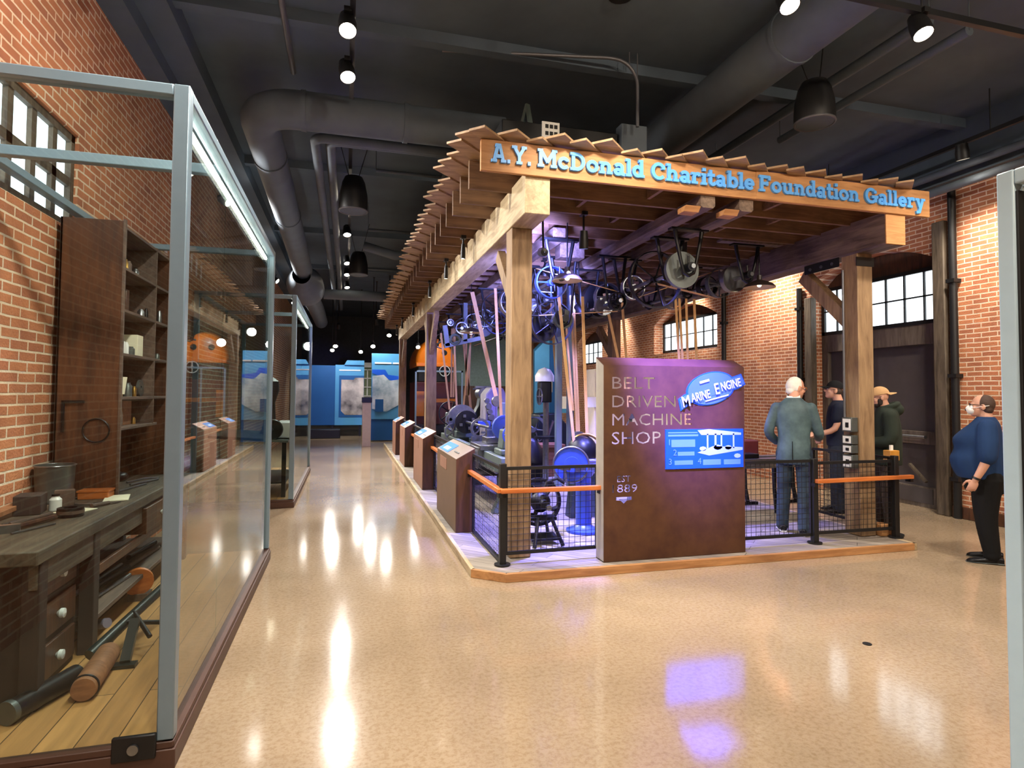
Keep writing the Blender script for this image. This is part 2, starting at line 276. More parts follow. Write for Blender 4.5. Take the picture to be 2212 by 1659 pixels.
M = dict(
 brick=brick('brick_wall'), brick_dark=brick('brick_wall_aged', .98, .064, .205), concrete=concrete(),
 black=mat('black_ceiling_paint', (.35, .40, .45), .8, spec=.3, var=.12, scale=1.3), black_metal=mat('black_painted_metal', (.10, .10, .105), .45, spec=.4, var=.1), duct=mat('dark_duct_paint', (.36, .395, .43), .7, spec=.3, var=.1, scale=3),
 cedar=wood('cedar', (.74, .54, .34), (.60, .41, .24)), joist=wood('brown_joist', (.52, .39, .27), (.35, .25, .17)), cedar_y=wood('cedar_along', (.75, .67, .53), (.57, .49, .37), axis='Y'), cedar_z=wood('cedar_upright', (.60, .49, .36), (.44, .34, .24), axis='Z'),
 old_beam=wood('weathered_beam', (.47, .39, .33), (.27, .21, .18), axis='Y', bump=.5), roof_board=wood('roof_board', (.72, .59, .44), (.52, .41, .29), scale=6), grey_wood=planks('deck_boards', (.60, .56, .51), (.48, .44, .40), .15, 'D', .7),
 rail=wood('orange_handrail', (.80, .46, .22), (.66, .35, .15), .4), case_floor=planks('case_floor_boards', (.74, .55, .33), (.64, .46, .27), .16, 'Y', .5),
 frame=mat('case_frame_paint', (.50, .59, .65), .35, metal=.2, var=.03), frame_dark=mat('case_post_steel', (.23, .25, .28), .35, metal=.4, var=.06), kick=mat('brown_kick_base', (.33, .22, .17), .5, var=.1),
 glass=glass('case_glass'), led=glow('led_tube', (1, .93, .80), 18), lens=glow('lamp_lens', (1, .86, .66), 80), pane=glow('daylight_pane', (.86, .95, 1), 3.2, .25, 2.0), pane_grey=glow('daylight_through_far_window', (.9, .96, 1), 2.2, .25, 2),
 corten=mat('rusted_steel', (.37, .24, .15), .55, metal=.3, var=.10, scale=5, bump=.1, col2=(.29, .17, .12)), rust_box=mat('brown_powdercoat', (.64, .47, .39), .5, var=.07, scale=4),
 iron=mat('black_cast_iron', (.10, .10, .11), .4, metal=.5, var=.12, scale=9, bump=.1), steel=mat('worn_steel', (.58, .59, .60), .28, metal=.9, var=.12, scale=20), green=mat('grey_green_machine_paint', (.36, .41, .39), .4, var=.1, scale=8), dkgreen=mat('dark_green_machine_paint', (.10, .145, .14), .35, var=.1, scale=6),
 leather=mat('leather_belt', (.80, .62, .38), .6, var=.07, scale=18), purple=mat('grey_machine_paint', (.50, .46, .52), .5, var=.1, scale=4), blue_paint=mat('blue_enamel', (.20, .30, .66), .35, var=.06), crate=wood('crate_wood', (.62, .42, .28), (.46, .29, .18)),
 sign_blue=mat('sign_letter_blue', (.36, .66, .96), .4, var=.03), panel_blue=mat('graphic_panel_blue', (.08, .36, .86), .4, var=.03), pale_blue=mat('graphic_pale_blue', (.62, .76, .98), .45, var=.02), white=mat('white_print', (.93, .93, .91), .5, var=.02),
 wall_blue=mat('gallery_blue', (.03, .33, .58), .6, var=.05, scale=2), wall_teal=mat('gallery_light_blue', (.30, .60, .80), .6, var=.05, scale=2), cream=mat('cream_plaster', (.80, .74, .66), .7, var=.05), orange=mat('orange_enamel', (.93, .50, .10), .3, var=.05, coat=.4),
 door_wood=wood('dark_door_wood', (.42, .37, .33), (.28, .24, .21), axis='Z'), door_panel=mat('dark_door_panel', (.28, .25, .25), .6, var=.1, scale=5), trim_wood=wood('weathered_post', (.40, .35, .29), (.23, .19, .15), axis='Z', bump=.5),
 bench=wood('oily_bench_top', (.36, .31, .25), (.19, .16, .13), axis='Y'), dark_wood=wood('dark_stained_wood', (.36, .22, .13), (.20, .12, .08), .45, axis='Z'), shelf=wood('dusty_shelf_wood', (.42, .34, .29), (.29, .23, .20), axis='Y'), dark_inside=mat('cabinet_inside', (.20, .15, .13), .7, var=.1),
 paper=mat('aged_paper', (.90, .87, .76), .8, var=.03), tin=mat('galvanised_tin', (.42, .44, .43), .4, metal=.6, var=.12, scale=6), brass=mat('brass', (.75, .58, .30), .3, metal=.9, var=.08), porcelain=mat('white_porcelain', (.88, .88, .86), .3, var=.02),
 conduit=mat('grey_conduit', (.40, .40, .42), .4, metal=.4, var=.05), shade=mat('enamel_shade_outside', (.20, .16, .15), .4, var=.1), shade_in=mat('enamel_shade_inside', (.72, .62, .45), .4, var=.05), screen=glow('kiosk_screen', (.22, .45, 1), 1.6), red_dark=mat('dark_red_paint', (.34, .10, .10), .4, var=.1))
# ================================================================ the hall
XL, XR, ZC, Y0, Y1 = -2.08, 8.05, 5.3, -4.0, 30.0
struct('floor', B().bx(XL-.3, XR+.5, Y0, Y1, -.12, 0), M['concrete'])
struct('ceiling', B().bx(XL-.3, XR+.5, Y0, Y1, ZC, ZC+.12), M['black'])
def arch(y0, y1, z, rise, n=14):
    return [(y0+(y1-y0)*i/n, z+rise*(1-(2*i/n-1)**2)) for i in range(n+1)]
# left brick wall with one industrial window
wl = B(); wl.bx(XL-.3, XL, Y0, 2.7, 0, ZC); wl.bx(XL-.3, XL, 5.46, Y1, 0, ZC); wl.bx(XL-.3, XL, 2.7, 5.46, 0, 2.9); wl.bx(XL-.3, XL, 2.7, 5.46, 3.66, ZC)
struct('wall_left', wl, M['brick'])
def window(n, x, y0, y1, z0, z1, cols, rows, m, pm, bar=.035, side=1):
    """glazed sash in the Y-Z plane: the frame is the structure, the panes its child"""
    fr = B(); t = .06
    fr.bx(x-.03, x+.03, y0, y1, z0, z0+t); fr.bx(x-.03, x+.03, y0, y1, z1-t, z1); fr.bx(x-.03, x+.03, y0, y0+t, z0, z1); fr.bx(x-.03, x+.03, y1-t, y1, z0, z1)
    for i in range(1, cols): yy = y0+(y1-y0)*i/cols; fr.bx(x-.02, x+.02, yy-bar/2, yy+bar/2, z0, z1)
    for i in range(1, rows): zz = z0+(z1-z0)*i/rows; fr.bx(x-.02, x+.02, y0, y1, zz-bar/2, zz+bar/2)
    o = struct('window_%d' % n, fr, m)
    part('pane', B().bx(x-.008+.02*side, x+.008+.02*side, y0+.02, y1-.02, z0+.02, z1-.02), pm, o)
    return o
window(1, XL-.06, 2.7, 5.46, 2.9, 3.66, 9, 2, M['trim_wood'], M['pane'], .07, -1)
# right brick wall: door bay and three arched windows
wr = B()
def wall_seg(y0, y1, z0=0, z1=ZC): wr.bx(XR, XR+.45, y0, y1, z0, z1)
def arch_head(y0, y1, z, rise):
    a = arch(y0, y1, z, rise); wr.prism([(y, zz) for y, zz in a]+[(y1, ZC), (y0, ZC)], (XR+.45, 0, 0), (0,1,0), (0,0,1), -.45)
wall_seg(Y0, 6.6); arch_head(6.6, 9.0, 3.62, .3)
wall_seg(9.0, 11.85); wall_seg(11.85, 14.75, 0, 2.72); arch_head(11.85, 14.75, 3.5, .38)
wall_seg(14.75, 18.2); wall_seg(18.2, 20.4, 0, 2.66); arch_head(18.2, 20.4, 3.45, .35); wall_seg(20.4, Y1)
struct('wall_right', wr, M['brick_dark'])
window(2, 8.30, 6.66, 8.98, 2.72, 3.56, 7, 2, M['black_metal'], M['pane'], .022)
window(3, 8.30, 12.0, 14.65, 2.76, 3.58, 7, 2, M['black_metal'], M['pane'], .022)
window(4, 8.30, 18.3, 20.3, 2.68, 3.46, 5, 2, M['black_metal'], M['pane_grey'], .022)
ib = B()
for y0, y1, z, r in ((6.6, 9.0, 3.5, .55), (11.85, 14.75, 3.5, .55), (18.2, 20.4, 3.42, .55)):
    ib.prism(arch(y0, y1, z, r)+[(y1, z), (y0, z)][0:0]+[(y1, z), (y0, z)], (8.42, 0, 0), (0,1,0), (0,0,1), -.1)
struct('trim_1', ib, M['dark_wood'])
# double door under window 2
d = B(); d.bx(8.28, 8.38, 6.6, 9.0, 2.42, 2.74); d.bx(8.28, 8.38, 6.6, 6.86, 0, 2.42); d.bx(8.28, 8.38, 7.98, 8.20, 0, 2.42); d.bx(8.28, 8.38, 8.86, 9.0, 0, 2.42); d.bx(8.28, 8.38, 6.86, 7.98, 0, .3); d.bx(8.28, 8.38, 8.2, 8.86, 0, .3); d.bx(8.28, 8.38, 6.86, 7.98, .93, 1.12); d.bx(8.28, 8.38, 8.2, 8.86, .93, 1.12)
door = struct('door_1', d, M['door_wood'], .006)
part('door_panel', B().bx(8.35, 8.38, 6.86, 7.98, .3, 2.42), M['door_panel'], door); part('door_panel', B().bx(8.35, 8.38, 8.2, 8.86, .3, 2.42), M['door_panel'], door)
part('push_bar', B().cyl((8.24, 6.98, 1.04), (8.24, 7.7, 1.04), .022).cyl((8.24, 7.0, 1.04), (8.3, 7.0, 1.04), .02).cyl((8.24, 7.68, 1.04), (8.3, 7.68, 1.04), .02), M['steel'], door)
part('brace_bar', B().beam((8.25, 7.25, .62), (8.25, 6.98, .38), .05, .03), M['trim_wood'], door); part('kick_plate', B().bx(8.272, 8.28, 6.9, 7.95, .06, .28), M['door_panel'], door)
p = B(); p.bx(7.97, 8.10, 6.42, 6.60, 0, 4.1); struct('trim_2', p, M['trim_wood'], .015)
p = B(); p.bx(7.97, 8.10, 8.92, 9.08, 0, 3.4); struct('trim_3', p, M['trim_wood'], .015)
struct('baseboard_right', B().bx(XR-.05, XR, Y0, 6.4, 0, .16), M['dark_wood'], .01)
# dark ledge beams along the tops of both side walls
lb = B(); lb.bx(XL, XL+.22, Y0, Y1, 4.92, ZC); lb.bx(XL+.22, XL+.5, Y0, Y1, 5.08, ZC); struct('trim_4', lb, M['black'])
rb = B(); rb.bx(XR-.25, XR, Y0, Y1, 4.55, ZC); struct('trim_5', rb, M['black'])
struct('wall_back', B().bx(XL-.3, XR+.5, Y0-.2, Y0, 0, ZC), M['brick_dark'])
struct('wall_far', B().bx(XL-.3, XR+.5, Y1, Y1+.2, 0, ZC), mat('far_wall_paint', (.30, .31, .33), .8))
# rain pipes standing at the brick piers
for x, y, z1, lab in ((7.98, 6.30, 4.5, 'dark rain pipe standing beside the double door near the woman'), (7.98, 11.5, 4.4, 'dark rain pipe on the brick between the door and the arched window'), (7.98, 9.2, 3.6, 'dark rain pipe at the far jamb of the double door')):
    t = thing('wall_pipe', lab, 'pipe', (x, y, 0), group='pipes on the brick wall')
    part('pipe', B().cyl((x, y, 0), (x, y, z1), .05, n=14), M['black_metal'], t)
    for zz in (.5, 1.9, 3.2): part('bracket', B().bx(x-.06, XR, y-.06, y+.06, zz, zz+.05), M['black_metal'], t)
# overhead services --------------------------------------------------------
def run(name, label, cat, pts, r, m, group=None, n=20, bands=()):
    t = thing(name, label, cat, (pts[0][0], pts[0][1], min(p[2] for p in pts)-r), group=group)
    part('duct_body' if r > .1 else 'pipe_body', B().tube(pts, r, n), m, t, sharp=1.2)
    for c, ax in bands: part('collar', B().rim(c, ax, r*1.05, r*.97, .05, 24), m, t)
    return t
def bend(p, a, b, r, n=7):
    """quarter bend at corner p from direction a to direction b"""
    p, a, b = Vector(p), Vector(a), Vector(b); c = p-a*r+b*r
    return [tuple(c-b*r*math.cos(PI/2*i/n)+a*r*math.sin(PI/2*i/n)) for i in range(n+1)]
big = [(1.75, 6.85, 4.72)]+bend((-1.0, 6.85, 4.72), (-1,0,0), (0,1,0), .42)+[(-1.0, 9, 4.66), (-1.0, 12, 4.55), (-1.0, 14.4, 4.42)]
run('air_duct', 'large round black duct turning from across the hall to along the aisle', 'duct', big, .205, M['duct'], 'ceiling ducts', 24, [((-.5, 6.85, 4.72), (1,0,0)), ((.6, 6.85, 4.72), (1,0,0)), ((-1.0, 8.2, 4.68), (0,1,0)), ((-1.0, 10.6, 4.6), (0,1,0))])
bl = B().lathe([(.2, -1.1), (.21, -.9), (.34, -.6), (.42, -.2), (.42, .4), (.30, .8), (.22, 1.1)], (-1.0, 15.3, 4.22), (0.02, 1, -.05), 24)
t = thing('duct_silencer', 'swollen black drum section at the far end of the aisle duct', 'duct', (-1.0, 15.3, 3.8)); part('drum', bl, M['duct'], t, sharp=1.2)
part('outlet', B().tube([(-.98, 16.3, 4.16), (-.9, 18.5, 4.1), (-.9, 22, 4.1)], .22, 20), M['duct'], t, sharp=1.2)
run('air_duct', 'large round duct running overhead on the right in front of the lettered fascia', 'duct', [(3.95, 2.9, 4.98), (3.95, 7, 4.98), (3.95, 28, 4.98)], .25, M['duct'], 'ceiling ducts', 28, [((3.95, 4.6, 4.98), (0,1,0)), ((3.95, 7.2, 4.98), (0,1,0))])
run('air_duct', 'far short cross duct low over the end of the aisle', 'duct', [(-.6, 16, 4.15), (1.5, 16, 4.15)], .13, M['duct'], 'ceiling ducts', 16)
run('air_duct', 'thin cross duct bent over the left eave of the pavilion roof', 'duct', [(.3, 12.2, 4.55), (.9, 12.0, 4.35), (2.6, 12.0, 4.5)], .09, M['duct'], 'ceiling ducts', 14)
for x, lab in ((-.40, 'black heating pipe beside the aisle lamps, nearer the big duct'), (-.23, 'black heating pipe beside the aisle lamps, nearer the hanging loudspeaker')):
    run('ceiling_pipe', lab, 'pipe', [(2.2, 7.3+x*.3, 4.58)]+bend((x, 7.3+x*.3, 4.58), (-1,0,0), (0,1,0), .12)+[(x, 12, 4.58), (x, 22, 4.58)], .058, M['duct'], 'pipes under the ceiling', 14)
for pts, r, lab in (
 ([(-.62, 2.5, 5.16), (-.62, 6.9, 5.16)], .03, 'thin conduit on the ceiling left of the lamp track'),
 ([(-1.0, 3.6, 5.2)]+bend((-1.0, 4.9, 5.2), (0,1,0), (1,0,0), .35)+[(.1, 4.9, 5.2)], .02, 'thin bent conduit on the ceiling over the near display case'),
 ([(1.3, 8.2, 4.75), (1.3, 24, 4.75)], .035, 'sprinkler pipe running along the left eave of the pavilion'),
 ([(.35, 8.6, 4.78), (1.6, 8.6, 4.78)], .025, 'short sprinkler branch pipe over the aisle beside the hanging loudspeaker'),
 ([(.35, 11.8, 4.78), (1.6, 11.8, 4.78)], .025, 'second sprinkler branch pipe over the aisle'),
 ([(.35, 15.2, 4.7), (1.6, 15.2, 4.7)], .03, 'third sprinkler branch pipe with a round bulb over the aisle'),
 ([(.9, 6.1, 5.2), (2.6, 5.75, 5.2)]+bend((2.95, 5.75, 5.2), (1,0,0), (0,0,-1), .25)+[(2.95, 5.75, 4.5)], .018, 'bent grey conduit dropping to the junction box on the pavilion roof'),
 ([(5.1, 4.2, 5.1), (5.1, 7.5, 5.1), (5.1, 24, 5.1)], .06, 'black pipe right of the large duct over the fascia'),
 ([(5.45, 4.1, 5.0), (5.45, 6.6, 5.0)], .05, 'thick black pipe above the right-hand hanging loudspeaker'),
 ([(7.68, -2, 4.42), (7.68, 20, 4.42)], .055, 'pipe under the ceiling edge above the right brick wall, the lower one'),
 ([(7.62, -2, 4.62), (7.62, 20, 4.62)], .05, 'pipe under the ceiling edge above the right brick wall, the upper one')):
    cb = B().tube(pts, r, 10)
    for q in (pts[0], pts[len(pts)//2], pts[-2] if len(pts) > 3 else pts[-1]):
        if q[2] < 5.15 and q[0] < 7: cb.cyl(q, (q[0], q[1], ZC), .006, n=6)
    single('conduit', cb, M['conduit'] if 'grey' in lab or 'thin' in lab else M['duct'], lab, 'pipe', 'pipes under the ceiling')
single('ceiling_plate', B().cyl((2.35, 4.9, 5.27), (2.35, 4.9, 5.3), .12), M['black_metal'], 'small dark round plate on the ceiling over the lettered fascia', 'plate')
for y in (2.0, 6.0, 10.0, 14.0, 18.0): struct('beam', B().bx(XL, XR, y-.06, y+.06, 5.18, ZC), M['black'])
# lamp tracks and heads ------------------------------------------------------
def track(lab, p, q):
    t = thing('lamp_track', lab, 'track', (*[(a+b)/2 for a, b in zip(p[:2], q[:2])], p[2]-.03), group='lamp tracks'); part('rail', B().beam(p, q, .045, .05), M['black_metal'], t)
    n = max(2, int((Vector(q)-Vector(p)).length/2.5))
    for i in range(n+1):
        a = Vector(p).lerp(Vector(q), (i+.15)/(n+.3)); part('hanger_rod', B().cyl(a, (a.x, a.y, ZC), .008, n=6), M['black_metal'], t)
track('black lamp track hanging over the near part of the aisle, before the cross duct', (0, -2.5, 4.78), (0, 6.5, 4.78)); track('black lamp track hanging over the aisle beyond the cross duct', (0, 7.5, 4.78), (0, 19, 4.78)); track('black lamp track hanging across in front of the lettered fascia', (1.2, 3.6, 4.66), (7.4, 3.6, 4.66))
track('black lamp track behind the lettered fascia near the right brick wall', (7.3, 4.9, 4.78), (7.3, 18, 4.78)); track('black lamp track behind the viewer', (1, -.6, 4.78), (7, -.6, 4.78))
def lamp_head(x, y, z, tgt, w, cone, col, label, group, r=.075, zt=4.76, cat='spotlight', name='track_spotlight', lens='lens', size=.12):
    t = thing(name, label, cat, (x, y, z), group=group); d = (Vector(tgt)-Vector((x, y, z))).normalized(); p = Vector((x, y, z))
    part('housing', B().lathe([(.001, -.17), (r*.8, -.16), (r, -.06), (r, .03), (r*.9, .032), (r*.88, -.02)], p, d, 20), M['black_metal'], t)
    part('lens', B().cyl(p+d*.012, p+d*.02, r*.88, n=18), M[lens], t)
    part('stem', B().cyl(p-d*.08, (p.x, p.y, zt), .012, n=8).bx(x-.03, x+.03, y-.05, y+.05, zt-.02, zt+.02), M['black_metal'], t)
    ld = bpy.data.lights.new('beam', 'SPOT'); ld.energy = w; ld.color = col; ld.spot_size = math.radians(cone); ld.spot_blend = .8; ld.shadow_soft_size = size
    lo = bpy.data.objects.new('beam', ld); COL.objects.link(lo); lo.parent = t; lo.location = d*.06; lo.rotation_euler = d.to_track_quat('-Z', 'Y').to_euler()
    return t
words = ['first', 'second', 'third', 'fourth', 'fifth', 'sixth', 'seventh', 'eighth', 'ninth', 'tenth']
NAMES = {'aisle': ['lit black track spotlight behind the viewer over the near end of the aisle', 'lit black track spotlight right over the viewer above the aisle', 'lit black track spotlight near the viewer turned to the left brick wall', 'lit black track spotlight over the aisle just outside the top edge', 'lit black track spotlight over the aisle, uppermost of the visible row', 'lit black track spotlight over the aisle just in front of the cross duct', 'lit black track spotlight just past the hanging loudspeaker', 'lit black track spotlight in the far group, nearest of it', 'lit black track spotlight in the far group, second of it', 'lit black track spotlight in the far group, third of it', 'lit black track spotlight farthest down the aisle row'],
 'front': ['lit black spotlight over the left half of the lettered fascia', 'big bright spotlight at the top edge over the middle of the lettered fascia', 'bright spotlight right of the right-hand hanging loudspeaker', 'spotlight at the right edge nearest the right display case', 'violet-tinted spotlight left on the cross track aimed at the rusted sign slab'],
 'rear': ['lit spotlight on the track behind the viewer, nearest the aisle', 'lit spotlight on the track behind the viewer, its middle one', 'lit spotlight behind the viewer nearest the right wall'], 'ledge': ['black spotlight under the left ledge beam over the far end of the near display case', 'black spotlight on a long stem between the two left display cases', 'black spotlight under the left ledge beam over the near half of the farther display case', 'black spotlight under the left ledge beam just beyond the farther display case', 'black spotlight under the left ledge beam farthest down the hall'], 'side': ['lit spotlight low over the right end of the lettered fascia', 'lit spotlight hidden behind the fascia washing the brick by the door', 'lit spotlight behind the fascia washing the brick by the arched window', 'lit spotlight deep behind the pavilion washing the right wall']}
for key, rows in (('aisle', AISLE), ('front', FRONT), ('rear', REAR_FILL), ('ledge', LEDGE_FILL), ('side', SIDE)):
    for i, (x, y, z, tg, w, cone, col) in enumerate(rows): lamp_head(x, y, z, tg, w, cone, col, NAMES[key][i], 'track spotlights', zt={'front': 4.65, 'ledge': 4.94}.get(key, 4.76))
for x, y, z, tg, w, lab in ((.9, 20.2, 3.9, (1.1, 21, 1.6), 240, 'lit spotlight lighting the tall blue graphic panel'), (-.3, 21.8, 3.9, (-.2, 23.5, 1.6), 300, 'lit spotlight lighting the dark blue graphic wall'), (3.0, 19.6, 4.4, (3.2, 22, 1.6), 300, 'lit spotlight in front of the orange car at the far end'), (6.2, 19.5, 4.4, (6.6, 22, 1.6), 300, 'lit spotlight before the pale wall at the far right'),
 (-.35, 19.0, 3.06, (-.3, 16, 0), 60, 'bright spotlight hanging left of the cream pillar, the largest one'), (-.5, 21.5, 3.1, (-.4, 18, 0), 40, 'small bright spotlight above the dark blue wall'), (.78, 19.5, 3.12, (.7, 16, 0), 60, 'bright spotlight hanging just over the tall blue graphic panel'), (.46, 22, 3.1, (.4, 18, 0), 40, 'bright spotlight over the photo of the dark blue wall'), (1.25, 19.1, 3.45, (1.0, 16, 0), 40, 'bright spotlight just below the far corner of the pavilion roof'), (2.3, 20.4, 3.2, (2.0, 16, 0), 40, 'small bright spotlight left of the orange roof dome')):
    lamp_head(x, y, z, tg, w, 100, NEUTRAL, lab, 'track spotlights', zt=ZC)
# hanging loudspeakers
def speaker(x, y, z, r, h, lab):
    t = thing('pendant_speaker', lab, 'loudspeaker', (x, y, z), group='hanging loudspeakers')
    part('housing', B().lathe([(r*.98, 0), (r, .05), (r*.97, h*.45), (r*.8, h*.8), (r*.62, h*.96), (.001, h)], (x, y, z), n=28), M['black_metal'], t)
    part('grille', B().cyl((x, y, z-.004), (x, y, z+.015), r*.92, n=28), M['duct'], t); part('bezel', B().torus((x, y, z), (0,0,1), r*.96, .012), M['conduit'], t)
    for a in (-1, 1): part('cable', B().cyl((x+a*.06, y, z+h*.93), (x+a*.22, y+.1, ZC), .006, n=6), M['black_metal'], t)
speaker(.05, 8.75, 4.22, .2, .5, 'black pendant loudspeaker hanging over the aisle near the cross duct'); speaker(4.42, 4.86, 4.34, .19, .42, 'black pendant loudspeaker hanging over the right part of the lettered fascia'); speaker(.2, 13.2, 4.16, .2, .5, 'farther black pendant loudspeaker over the aisle')
single('junction_box', B().bx(2.86, 3.17, 5.95, 6.1, 3.925, 4.62), M['duct'], 'square dark grey junction box above the pavilion roof', 'box', bev=.008)
t = thing('roof_unit', 'dark boxy ventilation unit above the pavilion roof', 'ventilation unit', (1.75, 6.2, 4.0)); part('casing', B().bx(1.52, 2.84, 6.0, 6.75, 3.93, 4.52), M['black_metal'], t, .01)
part('strut', B().beam((1.78, 6.2, 4.5), (1.84, 6.15, 4.78), .05, .03).beam((1.84, 6.15, 4.78), (1.87, 6.1, 4.5), .05, .03), M['green'], t, label='pale green bent strut')
lg = B().bx(1.955, 2.15, 5.98, 6.0, 4.1, 4.54); t = single('notice_board', lg, M['white'], 'white notice with dark ventilation slots above the pavilion roof', 'notice')
sl = B()
for r_ in range(5):
    for c_ in range(3): sl.bx(1.99+c_*.05, 2.025+c_*.05, 5.974, 5.98, 4.17+r_*.075, 4.21+r_*.075)
part('slot', sl, M['black_metal'], t)
# floor box cover
single('floor_drain', B().cyl((3.36, 3.29, 0), (3.36, 3.29, .004), .028, n=20), M['black_metal'], 'small dark round cap in the polished floor before the platform', 'drain')
t = thing('yellow_box', 'small yellow collection box on a thin stand behind the right end of the fence', 'box', (6.27, 5.75, 0)); part('case', B().bx(6.20, 6.34, 5.70, 5.80, .88, 1.0), mat('mustard_paint', (.80, .56, .22), .5), t, .006); part('slip', B().bx(6.25, 6.29, 5.74, 5.76, 1.0, 1.06), M['white'], t); part('stand', B().cyl((6.27, 5.75, 0), (6.27, 5.75, .88), .02).cyl((6.27, 5.75, 0), (6.27, 5.75, .015), .12, n=20), M['black_metal'], t)
# ================================================================ the pavilion
PZ = .075
pl = thing('exhibit_platform', 'low wide wooden platform under the timber pavilion', 'platform', (3.5, 12, 0))
outline = [(1.362, 5.123), (5.905, 5.115), (5.905, 19.1), (1.13, 19.1), (1.095, 5.346)]
part('deck', B().prism([(x+(.03 if x < 3 else -.03), y+(.03 if y < 10 else -.03)) for x, y in outline], (0,0,.0), (1,0,0), (0,1,0), PZ-.004), M['grey_wood'], pl)
for (a, b), lab in (((0, 1), 'front'), ((4, 0), 'corner'), ((3, 4), 'aisle'), ((1, 2), 'right')):
    p, q = Vector((*outline[a], PZ/2)), Vector((*outline[b], PZ/2)); d = (q-p).normalized(); n = d.cross(Vector((0,0,1)))
    part('edge_trim', B().beam(p-n*.02, q-n*.02, .04, PZ), M['cedar'] if lab != 'aisle' and lab != 'right' else M['cedar_y'], pl, .004)
# posts, long beams, braces
def post(x0, x1, y0, y1, z1, lab):
    t = thing('pavilion_post', lab, 'post', ((x0+x1)/2, (y0+y1)/2, PZ), group='posts of the pavilion'); part('shaft', B().bx(x0, x1, y0, y1, PZ, z1), M['cedar_z'], t, .008)
    return t
def brace(t, a, b, w=.09, h=.14): part('brace', B().beam(a, b, w, h), M['cedar_z'], t, .006)
for y, lab in ((5.6, 'square timber post at the near left corner of the pavilion, inside the mesh fence'), (12.05, 'square timber post second along the aisle side of the pavilion'), (18.45, 'square timber post at the far end of the aisle side of the pavilion')):
    t = post(1.525, 1.735, y, y+.21, 3.265, lab)
    brace(t, (1.63, y+.15, 2.45), (1.63, y+.86, 3.18))
    if y > 6: brace(t, (1.63, y+.06, 2.45), (1.63, y-.66, 3.18))
for y, lab in ((5.5, 'square timber post at the near right corner of the pavilion with switch boxes'), (12.05, 'square timber post on the right side of the pavilion, middle one'), (18.45, 'square timber post at the far right corner of the pavilion')):
    t = post(5.56, 5.77, y, y+.23, 3.27, lab)
    brace(t, (5.66, y+.2, 2.5), (5.66, y+.92, 3.17), .12, .16)
    if y < 6:
        part('strap', B().bx(5.545, 5.555, 5.75, 6.3, 3.16, 3.27).bx(5.54, 5.785, 5.49, 5.5, 3.12, 3.22), M['black_metal'], t, label='black iron strap')
        bo = B()
        for yy in (5.85, 6.02, 6.2): bo.cyl((5.535, yy, 3.21), (5.545, yy, 3.21), .02, n=8)
        part('bolt', bo, M['steel'], t); part('foot_block', B().bx(5.80, 5.96, 5.46, 5.6, PZ, .2), M['cedar'], t, .004)
def wave_beam(p0, p1, w, h, m, par, nm, amp=.02, seed=1):
    rnd = random.Random(seed); b = B(); n = 24; rings = []
    for i in range(n+1):
        t_ = i/n; c = Vector(p0).lerp(Vector(p1), t_); a, e = rnd.uniform(-amp, amp), rnd.uniform(-amp, amp); k = 1+rnd.uniform(-.06, .06)
        if i == 0: a = e = 0; k = 1
        cs = [(-w/2, -h/2+.02), (-w/2+.02, -h/2), (w/2-.02, -h/2), (w/2, -h/2+.02), (w/2, h/2), (-w/2, h/2)]
        rings.append([c+Vector((x*k+a, 0, z+(e if z < 0 else 0))) for x, z in cs])
    part(nm, b.loft(rings), m, par, sharp=.5)
t = thing('pavilion_beam', 'smooth squared timber beam along the aisle side of the pavilion', 'beam', (1.63, 12, 3.27), group='beams of the pavilion'); part('timber', B().bx(1.512, 1.752, 5.115, 18.75, 3.265, 3.64), M['cedar_y'], t, .008)
t = thing('pavilion_beam', 'heavy rough weathered beam along the right side of the pavilion', 'beam', (5.67, 12, 3.27), group='beams of the pavilion'); wave_beam((5.67, 5.115, 3.445), (5.67, 18.9, 3.445), .26, .35, M['old_beam'], t, 'timber', .012, 4); part('sawn_end', B().bx(5.54, 5.80, 5.095, 5.115, 3.275, 3.6), M['cedar'], t, .006, 'pale sawn end')
for x, lab, s in ((3.383, 'left one of the two rough shaft beams with notched tails under the fascia', 5), (3.82, 'right one of the two rough shaft beams with notched tails under the fascia', 6)):
    t = thing('shaft_beam', lab, 'beam', (x, 12, 3.45), group='shaft beams under the joists'); wave_beam((x, 5.118, 3.54), (x, 18.6, 3.54), .16, .125, M['old_beam'], t, 'timber', .008, s)
    part('tail', B().prism([(0, 0), (.04, -.05), (.16, -.05), (.16, 0)], (x-.08, 5.116, 3.485), (0,1,0), (0,0,1), -.16), M['cedar'], t, label='pale sawn notched tail')
t = thing('shaft_beam', 'wooden cross timber carrying the shaft hangers behind the near left post', 'beam', (2.4, 7.2, 3.42), group='shaft beams under the joists'); part('timber', B().bx(2.55, 2.88, 7.05, 7.25, 3.36, 3.6).bx(2.3, 2.46, 6.6, 18.4, 3.46, 3.6), M['old_beam'], t, .01)
def arcp(cx, cy, rx, ry, a0, a1, n=12): return [(cx+rx*math.cos(math.radians(a0+(a1-a0)*i/n)), cy+ry*math.sin(math.radians(a0+(a1-a0)*i/n))) for i in range(n+1)]
